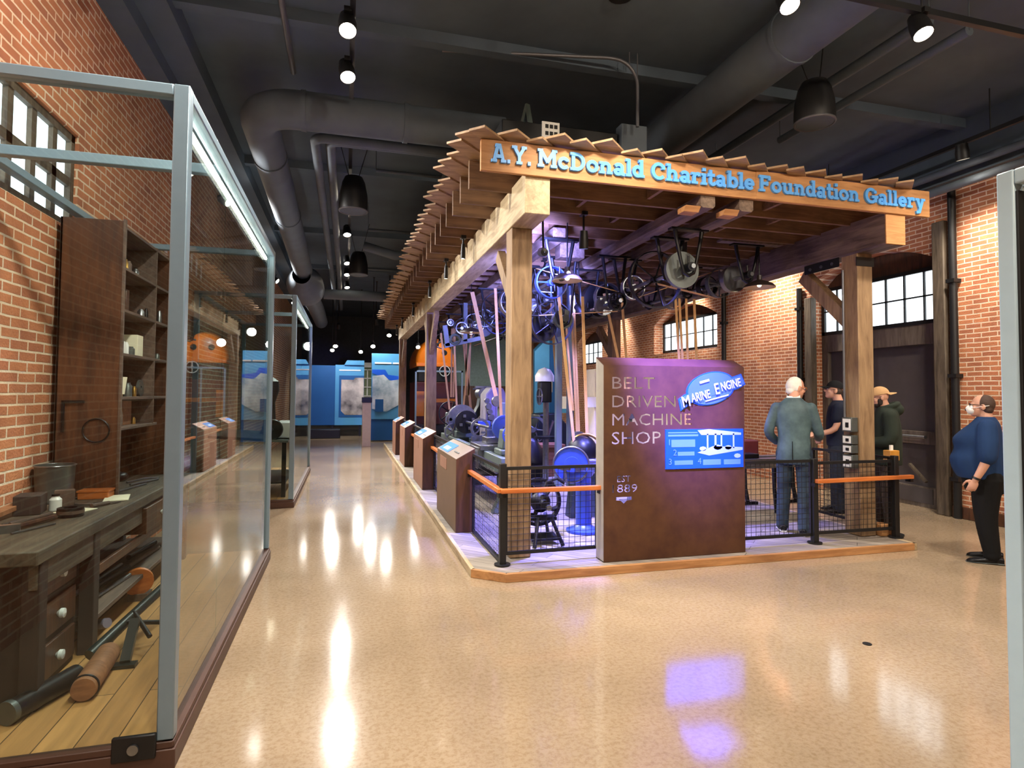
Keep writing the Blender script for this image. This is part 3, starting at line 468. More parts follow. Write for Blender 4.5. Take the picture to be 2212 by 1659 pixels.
# slab-serif alphabet: strokes (polylines) and serif bars (x0, x1, y); cap height 1, x height .68, stroke .19
def GL():
    X = .68; g = {}
    def add(c, w, strokes, serifs=(), dots=()): g[c] = (w, strokes, serifs, dots)
    add('A', .98, [[(.18,.05), (.44,.95)], [(.80,.05), (.54,.95)], [(.30,.32), (.68,.32)]], [(-.02,.36,0), (.62,1.0,0), (.26,.62,1)]); add('Y', .96, [[(.14,.95), (.48,.45), (.48,.05)], [(.82,.95), (.48,.45)]], [(-.02,.34,1), (.62,.98,1), (.28,.68,0)])
    add('M', 1.12, [[(.18,.05), (.18,.95)], [(.94,.05), (.94,.95)], [(.18,.93), (.56,.30), (.94,.93)]], [(0,.38,0), (.74,1.12,0), (0,.30,1), (.82,1.12,1)]); add('D', .92, [[(.2,.05), (.2,.95)], arcp(.36,.5,.42,.42,-90,90)+[(.2,.92)], [(.2,.08), (.36,.08)]], [(0,.36,0), (0,.36,1)])
    add('C', .88, [arcp(.46,.5,.37,.42,48,312,18)], [], [(.74,.72,.10,.22)]); add('G', .94, [arcp(.46,.5,.37,.42,48,320,18), [(.76,.12), (.76,.42)], [(.52,.42), (.92,.42)]], [], [(.74,.74,.10,.2)]); add('F', .82, [[(.2,.05), (.2,.95)], [(.2,.91), (.74,.91)], [(.2,.5), (.58,.5)]], [(0,.42,0), (0,.3,1)], [(.72,.82,.09,.24), (.56,.5,.08,.26)])
    add('c', .64, [arcp(.34,X/2,.25,X/2-.08,48,312,14)], [], [(.54,.5,.08,.14)]); add('o', .70, [arcp(.35,X/2,.26,X/2-.08,0,360,18)]); add('e', .66, [arcp(.34,X/2,.25,X/2-.08,0,312,16)+[], [(.12,X/2), (.58,X/2)]])
    add('a', .70, [arcp(.28,.2,.18,.13,0,360,12), arcp(.30,.46,.20,.15,150,0,8)+[(.50,.08), (.62,.06)]]); add('l', .36, [[(.2,.05), (.2,.98)]], [(0,.38,0), (0,.2,1.02)]); add('i', .36, [[(.2,.05), (.2,X-.04)]], [(0,.38,0), (0,.2,X)], [(.2,.92,.11,.2)])
    add('d', .74, [arcp(.32,X/2,.23,X/2-.08,0,360,16), [(.56,.05), (.56,.98)]], [(.38,.58,1.02), (.56,.74,0)]); add('b', .74, [arcp(.42,X/2,.23,X/2-.08,0,360,16), [(.18,.05), (.18,.98)]], [(0,.2,1.02)])
    add('n', .82, [[(.2,.05), (.2,X-.04)], arcp(.40,X-.28,.20,.2,150,0,8)+[(.60,.05)]], [(0,.36,0), (.46,.80,0), (0,.2,X)]); add('h', .82, [[(.2,.05), (.2,.98)], arcp(.40,X-.28,.20,.2,150,0,8)+[(.60,.05)]], [(0,.36,0), (.46,.80,0), (0,.2,1.02)])
    add('u', .82, [[(.2,X-.04), (.2,.28)]+arcp(.40,.28,.20,.2,180,330,8), [(.60,X-.04), (.60,.05)]], [(0,.22,X), (.42,.6,X), (.6,.82,0)]); add('r', .60, [[(.2,.05), (.2,X-.04)], arcp(.42,X-.26,.22,.19,170,60,7)], [(0,.42,0), (0,.2,X)], [(.50,.54,.09,.16)])
    add('t', .50, [[(.22,.9), (.22,.22)]+arcp(.36,.22,.14,.14,180,330,7), [(.04,X-.06), (.44,X-.06)]]); add('y', .78, [[(.18,X-.06), (.40,.06)], [(.62,X-.06), (.34,-.22), (.14,-.26)]], [(0,.34,X), (.48,.80,X)]); add('.', .30, [], [], [(.14,.09,.1,.2)])
    return g
GLYPH = GL()
def lettering():
    H_ = .163; y1 = 5.072; z0 = 3.674
    for body, x0, x1 in (('A.', 1.19, 1.365), ('Y.', 1.375, 1.555), ('McDonald', 1.61, 2.66), ('Charitable', 2.735, 3.86), ('Foundation', 3.92, 5.145), ('Gallery', 5.22, 6.02)):
        tot = sum(GLYPH[c][0] for c in body)+.05*(len(body)-1); sx = (x1-x0)/tot; cur = 0
        for c in body:
            w, st, se, do = GLYPH[c]; b = B(); yy = [5.048]; T = lambda p: (x0+(cur+p[0])*sx, z0+p[1]*H_)
            hw = .095
            def quad(p, q):
                P, Q = Vector(T(p)), Vector(T(q)); d = (Q-P); d.normalize(); n = Vector((-d.y, d.x)); e = d*hw*H_*.45
                n = Vector((n.x*hw*sx*1.05, n.y*hw*H_)); cs = [P-e+n, P-e-n, Q+e-n, Q+e+n]
                yy[0] -= .00035; y0 = yy[0]
                b.add([(k.x, y0, k.y) for k in cs]+[(k.x, y1, k.y) for k in cs], [(0,1,2,3), (7,6,5,4), (0,4,5,1), (1,5,6,2), (2,6,7,3), (3,7,4,0)])
            for s in st:
                for p, q in zip(s, s[1:]): quad(p, q)
            for a, e, zz in se:
                za = zz if zz < .5 else zz-.15; p = T((a, za)); q = T((e, za+.15)); yy[0] -= .00035; b.bx(p[0], q[0], yy[0], y1, p[1], q[1])
            for dx, dz, rx, rz in do:
                p = T((dx-rx, dz-rz/2)); q = T((dx+rx, dz+rz/2)); yy[0] -= .00035; b.bx(p[0], q[0], yy[0], y1, p[1], q[1])
            part('letter', b, M['sign_blue'], fa, sharp=.5); cur += w+.05
# fascia with the lettering
fa = thing('fascia_board', 'orange-brown fascia board carrying blue raised lettering', 'sign', (3.6, 5.11, 3.6))
part('lower_board', B().bx(1.098, 6.112, 5.075, 5.115, 3.597, 3.878), M['cedar'], fa, .004); part('upper_board', B().bx(3.9, 6.112, 5.07, 5.08, 3.6, 3.885), M['cedar'], fa, .003)
lettering()
# joists
for k in range(31):
    y = 5.13+.4515*k
    if k == 0: continue
    lab = {1: 'timber joist end just behind the lettered fascia'}.get(k, 'timber joist, %s behind the fascia, end stepping along the aisle eave' % (words[k-1] if k <= 10 else 'farther'))
    o = single('roof_joist', B().bx(1.09, 6.05, y-.02, y+.02, 3.595+random.uniform(-.004, .004), 3.87), M['joist'], 'sawn timber joist of the pavilion roof seen end on along the aisle eave' if k > 3 else ['', 'sawn timber joist right behind the lettered fascia, its end showing left', 'sawn timber joist second behind the lettered fascia', 'sawn timber joist third behind the lettered fascia'][k], 'joist', 'joists of the pavilion roof', bev=.004)
bl = B()
for k in range(30):
    y = 5.13+.4515*k
    for x in ((2.35, 4.75) if k % 2 else (2.95, 4.35)): bl.bx(x, x+.04, y+.02, y+.43, 3.66, 3.86)
t = thing('roof_blocking', 'short blocking pieces between the pavilion joists', 'blocking', (3.5, 12, 3.66)); part('blocks', bl, M['joist'], t)
# diagonal roof boards with square ends that tooth out past both eaves; every board a thing
bw, k = .162, 0
U, Wv = Vector((1, 1, 0)).normalized(), Vector((1, -1, 0)).normalized()
def clip(off, w):
    """board centre line starts where it leaves the eaves: points p = Wv*off + U*t inside the roof rectangle"""
    x0, x1, y0, y1 = .98, 6.12, 5.03, 18.9; c = Wv*off; r2 = 2**.5
    t0 = max((x0-c.x)*r2, (y0-c.y)*r2); t1 = min((x1-c.x)*r2, (y1-c.y)*r2); return t0, t1
offs = []; o_ = (0.9-19)/2**.5
while o_ < (6.2-5)/2**.5: offs.append(o_); o_ += bw
rnd = random.Random(3)
for off in offs:
    t0, t1 = clip(off, bw)
    if t1-t0 < .25: continue
    ex = rnd.choice((-.02, .02, .07, .09)); lift = (.0, .022)[k % 2]; k += 1
    zt = 3.885+lift; c = Wv*off; a, b = c+U*(t0-.06-ex), c+U*(t1+.03); h = bw/2*.985+ (.02 if lift else 0); tk = .02
    vs = [(p+Wv*s_*h).to_tuple() for p, s_ in ((a, -1), (a, 1), (b, 1), (b, -1))]
    bb = B(); bb.add([(x, y, zt) for x, y, _ in vs]+[(x, y, zt+tk) for x, y, _ in vs], [(0,3,2,1), (4,5,6,7), (0,1,5,4), (1,2,6,5), (2,3,7,6), (3,0,4,7)])
    front = (c+U*t0).y < 5.2
    single('roof_board', bb, M['roof_board'], 'diagonal roof board whose square end teeth out over the lettered fascia' if front else 'diagonal roof board whose square end teeth out along the aisle eave', 'roof board', 'roof boards over the fascia' if front else 'roof boards along the aisle eave')
# ---------------------------------------------------------------- mesh fence and handrails
def fence(label, p, q, z0, z1, posts=(), par=None):
    t = thing('mesh_fence', label, 'fence', (*[(a+b)/2 for a, b in zip(p, q)], PZ), group='mesh fence panels')
    P, Q = Vector((*p, 0)), Vector((*q, 0)); d = (Q-P); L_ = d.length; d.normalize(); up = Vector((0,0,1)); f = B(); w = .03
    f.beam(P+up*z0, Q+up*z0, w, w); f.beam(P+up*z1, Q+up*z1, w, w); f.beam(P+up*z0, P+up*z1, w, w); f.beam(Q+up*z0, Q+up*z1, w, w); part('frame', f, M['black_metal'], t)
    g = B(); n = int(L_/.055)
    for i in range(1, n): c = P+d*L_*i/n; g.cyl(c+up*z0, c+up*z1, .0026, n=5, cap=False)
    n = int((z1-z0)/.055)
    for i in range(1, n): z = z0+(z1-z0)*i/n; g.cyl(P+up*z, Q+up*z, .0026, n=5, cap=False)
    part('wire_mesh', g, M['black_metal'], t)
    return t
def fpost(x, y, z1, lab, s=.06):
    t = thing('fence_post', lab, 'post', (x, y, PZ), group='black fence posts'); part('tube', B().bx(x-s/2, x+s/2, y-s/2, y+s/2, PZ, z1), M['black_metal'], t, .004); part('flange', B().cyl((x, y, PZ), (x, y, PZ+.012), .075, n=20), M['black_metal'], t)
    return t
fence('black mesh fence panel between the near left post and the rusted sign slab', (1.44, 5.44), (2.36, 5.46), .17, .95); fence('black mesh fence panel running from the corner back to the first kiosk', (1.40, 5.46), (1.40, 6.72), .10, .95)
fence('black mesh fence panel between the rusted sign slab and the man in the suit', (3.9, 5.42), (4.81, 5.41), .165, .945); fence('black mesh fence panel before the near right post of the pavilion', (4.87, 5.41), (5.89, 5.40), .175, .92)
for i, (y0, y1) in enumerate(((8.3, 9.85), (11.3, 12.95), (14.3, 15.45))): fence(['black mesh fence panel between the first and second kiosk', 'black mesh fence panel between the second and third kiosk', 'black mesh fence panel between the third and fourth kiosk'][i], (1.40, y0), (1.40, y1), .12, .95)
fpost(1.402, 5.41, 1.0, 'black square fence post at the near left corner of the platform'); fpost(4.836, 5.39, .97, 'black square fence post beside the suited man'); fpost(5.915, 5.385, .98, 'black square fence post at the right end of the platform')
fence('black mesh fence panel running back from the right end post', (5.915, 5.45), (5.915, 6.6), .15, .95)
def rail(lab, pts):
    t = thing('handrail', lab, 'handrail', (pts[0][0], pts[0][1], .7), group='wooden handrails'); b = B()
    for p, q in zip(pts, pts[1:]): b.beam(p, q, .055, .042)
    part('rail_timber', b, M['rail'], t, .006)
    for (x, y, z) in pts: part('bracket', B().bx(x-.02, x+.02, y, y+.07, z-.06, z-.02), M['black_metal'], t)
rail('orange wooden handrail bent round the near left corner of the fence', [(1.36, 6.75, .76), (1.362, 5.33, .76), (2.36, 5.345, .757)]); rail('orange wooden handrail before the near right post', [(4.82, 5.34, .735), (6.12, 5.35, .745)])
for i, (y0, y1) in enumerate(((8.3, 9.85), (11.3, 12.95), (14.3, 15.45))): rail(['orange wooden handrail between the first and second kiosk', 'orange wooden handrail between the second and third kiosk', 'orange wooden handrail between the third and fourth kiosk'][i], [(1.36, y0, .76), (1.36, y1, .76)])
# ---------------------------------------------------------------- reader kiosks along the aisle edge
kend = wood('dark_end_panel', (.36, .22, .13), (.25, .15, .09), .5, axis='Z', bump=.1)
def kiosk(y0, y1, m, lab, x0=1.205, x1=1.425):
    t = thing('reader_kiosk', lab, 'kiosk', ((x0+x1)/2, (y0+y1)/2, PZ), group='reader kiosks along the aisle')
    part('body', B().prism([(x0, PZ), (x1, PZ), (x1, 1.02), (x0, .90)], (0, y0, 0), (1,0,0), (0,0,1), -(y1-y0)), m, t, .004)
    u = Vector((x1-x0, 0, .12)); nrm = Vector((-.12, 0, x1-x0)).normalized(); o = Vector((x0, 0, .90))+nrm*.004
    def slab(nm, ya, yb, a, b, mm, tk=.006, lb=None):
        P = [o+u*a+Vector((0, ya, 0)), o+u*b+Vector((0, ya, 0)), o+u*b+Vector((0, yb, 0)), o+u*a+Vector((0, yb, 0))]
        return part(nm, B().add([p for p in P]+[p+nrm*tk for p in P], [(0,3,2,1), (4,5,6,7), (0,1,5,4), (1,2,6,5), (2,3,7,6), (3,0,4,7)]), mm, t, label=lb)
    L_ = y1-y0
    slab('screen', y0+L_*.48, y0+L_*.93, .08, .72, M['screen'], lb='lit blue screen'); slab('screen_text', y0+L_*.55, y0+L_*.8, .18, .42, M['pale_blue'], .008, 'pale text block')
    slab('slot', y0+L_*.14, y0+L_*.34, .3, .37, M['black_metal'], .003, 'dark slot')
    part('end_panel', B().prism([(x0+.004, PZ), (x1-.002, PZ), (x1-.002, 1.014), (x0+.004, .897)], (0, y0-.004, 0), (1,0,0), (0,0,1), -.006), kend, t, .002, 'dark brown end panel')  # thin plate puts the near end's darkness into its colour
    part('plaque', B().bx(x0-.004, x0, y0+L_*.45, y0+L_*.8, .70, .84), M['rust_box'], t)
    return t
kiosk(6.77, 8.22, mat('brown_kiosk_paint', (.46, .36, .28), .5, var=.08, scale=3), 'brown slant-topped reader kiosk nearest the corner of the platform')
kiosk(9.87, 11.2, M['rust_box'], 'rust-pink slant-topped reader kiosk second along the aisle'); kiosk(13.0, 14.2, M['rust_box'], 'rust-pink slant-topped reader kiosk third along the aisle'); kiosk(15.5, 16.5, M['rust_box'], 'rust-pink slant-topped reader kiosk farthest along the aisle')
# ---------------------------------------------------------------- rusted sign slab with cut-out letters
sg = thing('sign_slab', 'tall rusted steel sign slab with cut-out letters BELT DRIVEN MACHINE SHOP', 'sign', (3.11, 5.35, PZ))
X0, X1, YF, YB, ZT = 2.342, 3.88, 5.26, 5.44, 1.917
def cutout(body, x0, x1, z0, h):
    """letter outlines as closed polylines in the front plane (holes for the sheet)"""
    cu = bpy.data.curves.new('w', 'FONT'); cu.body = body; cu.size = 1; cu.resolution_u = 2; o = bpy.data.objects.new('w', cu); COL.objects.link(o)
    me = bpy.data.meshes.new_from_object(o.evaluated_get(bpy.context.evaluated_depsgraph_get())); bpy.data.objects.remove(o); bpy.data.curves.remove(cu)
    xs = [v.co.x for v in me.vertices]; ys = [v.co.y for v in me.vertices]; ec = {}
    for f in me.polygons:
        for e in f.edge_keys: ec[e] = ec.get(e, 0)+1
    nb = {}
    for (a, b), c in ec.items():
        if c == 1: nb.setdefault(a, []).append(b); nb.setdefault(b, []).append(a)
    # welded by position so that loops close
    key = {}; rep = {}
    for v in me.vertices: kk = (round(v.co.x, 4), round(v.co.y, 4)); rep[v.index] = key.setdefault(kk, v.index)
    nb = {}; ec2 = {}
    for f in me.polygons:
        vv = [rep[i] for i in f.vertices]
        for a, b in zip(vv, vv[1:]+vv[:1]):
            if a != b: kk = (min(a, b), max(a, b)); ec2[kk] = ec2.get(kk, 0)+1
    for (a, b), c in ec2.items():
        if c == 1: nb.setdefault(a, []).append(b); nb.setdefault(b, []).append(a)
    seen, loops = set(), []
    for s in nb:
        if s in seen: continue
        lp = [s]; seen.add(s); cur = s
        while True:
            nx = [n for n in nb[cur] if n not in seen]
            if not nx: break
            cur = nx[0]; seen.add(cur); lp.append(cur)
        loops.append([(x0+(me.vertices[i].co.x-min(xs))/(max(xs)-min(xs))*(x1-x0), z0+(me.vertices[i].co.y-min(ys))/(max(ys)-min(ys))*h) for i in lp])
    return [l for l in loops if len(l) > 3]
holes = []
for body, x0, x1, z0, h in (('BELT', 2.43, 2.876, 1.70, .112), ('DRIVEN', 2.43, 3.105, 1.523, .112), ('MACHINE', 2.43, 3.278, 1.35, .112), ('SHOP', 2.425, 2.943, 1.172, .118), ('EST', 2.48, 2.62, .815, .06), ('1889', 2.43, 2.69, .717, .075)): holes += cutout(body, x0, x1, z0, h)
holes.append([(2.465, .675), (2.63, .675), (2.63, .645), (2.58, .640), (2.548, .612), (2.515, .640), (2.465, .645)])
cu = bpy.data.curves.new('sheet', 'CURVE'); cu.dimensions = '2D'; cu.fill_mode = 'BOTH'; cu.extrude = .003
for lp in [[(X0, PZ), (X1, PZ), (X1, ZT), (X0, ZT)]]+holes:
    sp = cu.splines.new('POLY'); sp.points.add(len(lp)-1); sp.use_cyclic_u = True
    for pt, (x, z) in zip(sp.points, lp): pt.co = (x, z, 0, 1)
o = bpy.data.objects.new('sheet', cu); COL.objects.link(o); me = bpy.data.meshes.new_from_object(o.evaluated_get(bpy.context.evaluated_depsgraph_get())); bpy.data.objects.remove(o)
for v in me.vertices: v.co = Vector((v.co.x, YF+v.co.z, v.co.y))-sg.location
me.materials.clear(); me.materials.append(M['corten']); o = link('front_sheet', me); o.parent = sg
part('side_sheet', B().prism([(YF, PZ), (YB, PZ), (YB, 2.0), (YF, ZT)], (X0, 0, 0), (0,1,0), (0,0,1), .006), mat('pale_steel_edge', (.62, .59, .54), .5, var=.06), sg); part('side_sheet', B().prism([(YF, PZ), (YB, PZ), (YB, 2.0), (YF, ZT)], (X1-.006, 0, 0), (0,1,0), (0,0,1), .006), M['rust_box'], sg)  # left side coloured pale: the aisle light is put into its colour
part('sloped_cap', B().prism([(YF-.003, ZT), (YB, 2.0), (YB, 2.008), (YF-.003, ZT+.008)], (X0, 0, 0), (0,1,0), (0,0,1), X1-X0), M['corten'], sg)
part('base_sheet', B().bx(X0, X1, YF, YB, PZ, PZ+.006), M['corten'], sg)
# blue info graphic
gp = part('info_graphic', B().bx(2.985, 3.855, YF-.016, YF-.004, .925, 1.308), M['panel_blue'], sg, label='blue printed graphic with numbered text blocks and a picture of the shop')
g = B(); y_ = YF-.018; y2 = YF-.016
def gr(a, b, c, d): g.bx(2.985+.87*a, 2.985+.87*b, y_, y2, .925+.383*(1-d), .925+.383*(1-c))
for q in ((.03,.40,.07,.10), (.03,.41,.13,.18), (.07,.37,.26,.45), (.15,.36,.57,.67), (.11,.34,.79,.9), (.47,.7,.78,.92), (.74,.96,.79,.92)): gr(*q)
part('text_block', g, mat('graphic_text_blue', (.36, .58, .96), .5, var=.02), sg)
pic = B(); xx = lambda a: 2.985+.87*a; zz = lambda c: .925+.383*(1-c)
pic.prism([(xx(.40), zz(.03)), (xx(.55), zz(.0)), (xx(.97), zz(.10)), (xx(.97), zz(.16)), (xx(.45), zz(.15))], (0, y_, 0), (1,0,0), (0,0,1), -.002)
pic.prism([(xx(.40), zz(.60)), (xx(.55), zz(.68)), (xx(.99), zz(.55)), (xx(.99), zz(.48)), (xx(.60), zz(.44))], (0, y_, 0), (1,0,0), (0,0,1), -.002)
for a, b in ((.52, .54), (.62, .645), (.70, .72), (.86, .88)): pic.bx(xx(a), xx(b), y_, y2, zz(.50), zz(.12))
for a, c, r in ((.47, .5, .05), (.66, .47, .06), (.8, .48, .05), (.92, .70, .05)): pic.prism([(xx(a)+math.cos(k*PI/4)*r*.8, zz(c)+math.sin(k*PI/4)*r*.45) for k in range(8)], (0, y_, 0), (1,0,0), (0,0,1), -.002)
part('shop_picture', pic, M['pale_blue'], sg)
for s, a, c in (('1', .02, .40), ('2', .09, .66), ('3', .03, .89), ('4', .40, .89)): text_mesh('numeral', s, .085, mat('graphic_text_blue', (.36, .58, .96), .5, var=.02), sg, (xx(a), y_-.001, zz(c)), (1,0,0), (0,0,1), .002)
# oval MARINE ENGINE badge, tilted up to the right
ba = math.radians(13); bu, bv = Vector((math.cos(ba), 0, math.sin(ba))), Vector((-math.sin(ba), 0, math.cos(ba))); bc = Vector((3.495, YF-.012, 1.705))
ov = [(math.cos(2*PI*i/40)*.27, math.sin(2*PI*i/40)*.155+.005) for i in range(40)]
def badge(sc, ext, y, m, nm):
    b = B(); b.prism([(x*sc, z*sc) for x, z in ov], bc+Vector((0, y+.002, 0)), bu, bv, -.008)
    b.prism([(-.37-ext, -.125-ext), (-.37-ext, -.03+ext), (-.30, .0+ext), (.36+ext, .062+ext), (.385+ext, -.03-ext), (.3, -.055-ext), (-.25, -.075-ext), (-.30, -.10-ext)], bc+Vector((0, y, 0)), bu, bv, -.008)
    part(nm, b, m, sg)
badge(1.05, .012, .002, M['panel_blue'], 'badge_border'); badge(.98, 0, -.004, mat('badge_face_blue', (.27, .44, .88), .45, var=.02), 'badge_face')
for s, x, z, sz, sx in (('M', -.362, -.105, .150, .82), ('ARINE', -.252, -.078, .118, .66), ('E', .022, -.062, .155, .75), ('NGINE', .098, -.042, .118, .66)):
    text_mesh('badge_letters', s, sz, mat('badge_text', (.86, .91, 1), .5, var=.01), sg, bc+bu*x+bv*z+Vector((0, -.016, 0)), bu, bv, .004, sx, bold=.0015)
lb_ = B()
for x0_, x1_, z_, h_ in ((-.12, -.01, .078, .026), (-.10, .17, -.108, .016)): lb_.prism([(x0_, z_), (x1_, z_+.004), (x1_, z_+h_), (x0_, z_+h_-.004)], bc+Vector((0, -.012, 0)), bu, bv, -.003)
part('badge_line', lb_, mat('badge_text', (.86, .91, 1), .5, var=.01), sg)
# ================================================================ glass display cases along the left wall
def case(y0, y1, split, lab, x0=-2.06, x1=-.712, h=3.05, s=.068, leds=()):
    t = thing('display_case', lab, 'display case', ((x0+x1)/2, (y0+y1)/2, 0), group='glass display cases on the left'); fm = M['frame']
    for nm, q in (('corner_post', (x1-s, x1, y0, y0+s, .12, h)), ('corner_post', (x1-s, x1, y1-s, y1, .12, h)), ('corner_post', (x0, x0+s, y0, y0+s, .12, h)), ('corner_post', (x0, x0+s, y1-s, y1, .12, h)),
                  ('top_rail', (x0+s, x1-s, y0+.001, y0+s, h-s*.8, h-.001)), ('top_rail', (x0+s, x1-s, y1-s, y1-.001, h-s*.8, h-.001)), ('top_rail', (x1-s, x1-.001, y0+s, y1-s, h-s*.8, h-.001)), ('top_rail', (x0, x0+s, y0+s, y1-s, h-s*.8, h-.001)), ('cross_bar', (x0+s, x1-s, split-.03, split+.03, h-.07, h-.01))):
        part(nm, B().bx(*q), fm, t, .006)
    part('kick_base', B().bx(x0, x1+.012, y0-.012, y1+.012, 0, .085).bx(x1-.05, x1+.004, y0, y1, .085, .115).bx(x0, x1, y0-.004, y0+.05, .085, .115), M['kick'], t, .004)
    part('floor_boards', B().bx(x0+.02, x1-.06, y0+.06, y1-.02, .085, .1), M['case_floor'], t)
    g = M['glass']
    part('front_pane', B().bx(x0+s, x1-s, y0+.028, y0+.038, .115, h-s*.8), g, t); part('side_pane', B().bx(x1-.034, x1-.024, y0+s, split-.004, .115, h-s*.8), g, t); part('side_pane', B().bx(x1-.034, x1-.024, split+.004, y1-s, .115, h-s*.8), g, t); part('end_pane', B().bx(x0+s, x1-s, y1-.038, y1-.028, .115, h-s*.8), g, t)
    for a, b in leds:
        o = part('light_tube', B().cyl((x1-.05-.03, a, h-.085), (x1-.05-.03, b, h-.085), .016, n=10), M['led'], t, label='lit warm white tube')
    return t
c1 = case(3.0, 6.42, 4.02, 'tall glass display case of the old tool bench, nearest on the left', leds=((3.18, 4.05), (4.10, 5.14), (5.2, 6.33)))
part('corner_clamp', B().bx(-.945, -.775, 2.975, 2.998, .06, .165), M['black_metal'], c1, .006); part('clamp_bolt', B().cyl((-.86, 2.965, .112), (-.86, 2.98, .112), .022, n=16), M['steel'], c1)
c2 = case(9.17, 13.2, 11.2, 'farther tall glass display case on the left holding a pale casting', leds=((9.4, 10.6), (10.7, 11.9), (12.0, 13.0)))
# ---- work bench inside the near case
t = thing('work_bench', 'dark oily wooden work bench behind the near glass case front', 'bench', (-1.73, 4.85, .1))
part('worktop', B().bx(-2.04, -1.41, 3.4, 6.34, .81, .88), M['bench'], t, .008)
part('apron', B().bx(-1.47, -1.43, 3.45, 6.3, .68, .81), M['bench'], t, .005); part('lower_shelf', B().bx(-2.0, -1.43, 4.2, 6.3, .27, .30), M['shelf'], t, .004)
for y in (3.46, 4.12, 6.2): part('leg', B().bx(-1.50, -1.42, y, y+.08, .1, .81), M['dark_inside'], t, .005)
for y in (3.46, 6.2): part('leg', B().bx(-2.0, -1.92, y, y+.08, .1, .81), M['trim_wood'], t, .005)
part('stretcher', B().bx(-1.48, -1.45, 4.2, 6.2, .52, .58), M['dark_wood'], t, .004); part('back_board', B().bx(-2.03, -2.0, 3.46, 6.3, .12, .81), M['dark_inside'], t)
dr = part('drawer', B().bx(-1.98, -1.40, 5.0, 5.7, .60, .79), M['dark_wood'], t, .006); part('drawer_knob', B().lathe([(.001, .035), (.022, .03), (.022, .015), (.01, 0)], (-1.40, 5.35, .7), (1,0,0), 14), M['porcelain'], dr)
t = thing('tool_chest', 'dark low chest of drawers under the near end of the bench', 'chest', (-1.72, 3.8, .1)); part('carcase', B().bx(-1.99, -1.50, 3.56, 4.08, .1, .78), M['dark_inside'], t, .008)
for z in (.14, .36, .58):
    f = part('drawer', B().bx(-1.505, -1.485, 3.59, 4.05, z, z+.18), M['dark_wood'], t, .005); part('drawer_knob', B().lathe([(.001, .04), (.025, .034), (.026, .016), (.01, 0)], (-1.485, 3.82, z+.09), (1,0,0), 14), M['porcelain'], f)
# ---- shelf cabinet on the bench
t = thing('shelf_cabinet', 'tall brown open shelf cabinet standing on the bench in the case', 'cabinet', (-1.83, 5.7, .88)); X0c, X1c = -2.03, -1.62
part('side_panel', B().bx(X0c, X1c, 5.06, 5.085, .88, 2.92), M['dark_wood'], t, .003); part('side_panel', B().bx(X0c, X1c, 6.27, 6.295, .88, 2.92), M['dark_wood'], t, .003); part('back_panel', B().bx(X0c, X0c+.015, 5.06, 6.295, .88, 2.92), M['dark_inside'], t)
for z in (2.89, 2.58, 2.265, 1.934, 1.605): part('shelf_board', B().bx(X0c, X1c+.004, 5.07, 6.29, z-.022, z), M['shelf'], t, .003)
part('shelf_board', B().bx(X0c, X1c+.004, 5.07, 5.98, 1.355, 1.375), M['shelf'], t, .003); part('divider', B().bx(X0c, X1c+.004, 5.86, 5.88, 1.36, 2.9), M['shelf'], t, .003); part('front_strip', B().bx(X1c-.005, X1c+.012, 5.055, 5.085, .88, 2.93), M['shelf'], t, .002)
part('saw_blade_outline', B().torus((-1.76, 5.05, 1.36), (0,1,0), .085, .006, 24, 6), M['iron'], t, label='iron hoop hung on the side panel'); part('bracket', B().bx(-1.98, -1.84, 5.04, 5.06, 1.56, 1.58).bx(-1.98, -1.965, 5.04, 5.06, 1.35, 1.58), M['iron'], t, label='iron angle bracket')
def jar(x, y, z, r, h, m, lab, nm='tool_bit', cat='tool bit', g='pieces on the cabinet shelves', lid=None):
    t = thing(nm, lab, cat, (x, y, z), group=g); part('body', B().lathe([(.001, 0), (r, 0), (r, h*.75), (r*.6, h*.92), (r*.6, h), (.001, h)], (x, y, z), n=14), m, t)
    if lid: part('cap', B().cyl((x, y, z+h), (x, y, z+h*1.12), r*.65, n=12), lid, t)
    return t
rnd = random.Random(11)
where = {2.58: 'second shelf down', 2.265: 'third shelf down', 1.934: 'fourth shelf down', 1.605: 'fifth shelf down', 1.375: 'lowest short shelf', 2.89: 'top board'}
kinds = [('steel', 'small steel tool bit'), ('tin', 'small grey tin'), ('iron', 'small black iron fitting'), ('brass', 'small brass fitting'), ('shelf', 'small wooden block')]
for z, ys in ((2.58, (5.2, 5.3, 5.38, 5.5, 5.62, 5.74, 6.0)), (2.265, (5.14, 5.26, 5.36, 5.72, 5.82, 6.05, 6.18)), (1.934, (5.12, 5.46, 5.95, 6.15)), (1.605, (5.34, 5.5, 5.6, 6.0, 6.1)), (1.375, (5.3, 5.5, 5.7))):
    for i, y in enumerate(ys):
        mk, kn = kinds[rnd.randrange(5)]; r = rnd.uniform(.016, .032); h = rnd.uniform(.05, .13); x = X1c-.05-rnd.random()*.08
        jar(x, y, z, r, h, M[mk], '%s on the cabinet %s, %s from left' % (kn, where[z], ['first', 'second', 'third', 'fourth', 'fifth', 'sixth', 'seventh'][i]))
single('book', B().bx(-1.9, -1.7, 5.40, 5.47, 2.265, 2.46), M['dark_wood'], 'brown upright box on the third cabinet shelf', 'box', bev=.004)
jar(-1.68, 5.30, 1.934, .02, .1, M['porcelain'], 'small pair of white knobs on the fourth cabinet shelf, left', 'knob', 'knob'); jar(-1.68, 5.36, 1.934, .02, .1, M['porcelain'], 'small pair of white knobs on the fourth cabinet shelf, right', 'knob', 'knob')
single('carton', B().bx(-1.78, -1.66, 5.56, 5.70, 1.934, 2.11), M['paper'], 'cream carton standing on the fourth cabinet shelf', 'carton', bev=.003)
single('label_card', B().box((-1.615, 5.13, 1.69), (.004, .085, .13), 0, 0, .12), M['paper'], 'white card leaning at the left of the fifth cabinet shelf', 'card')
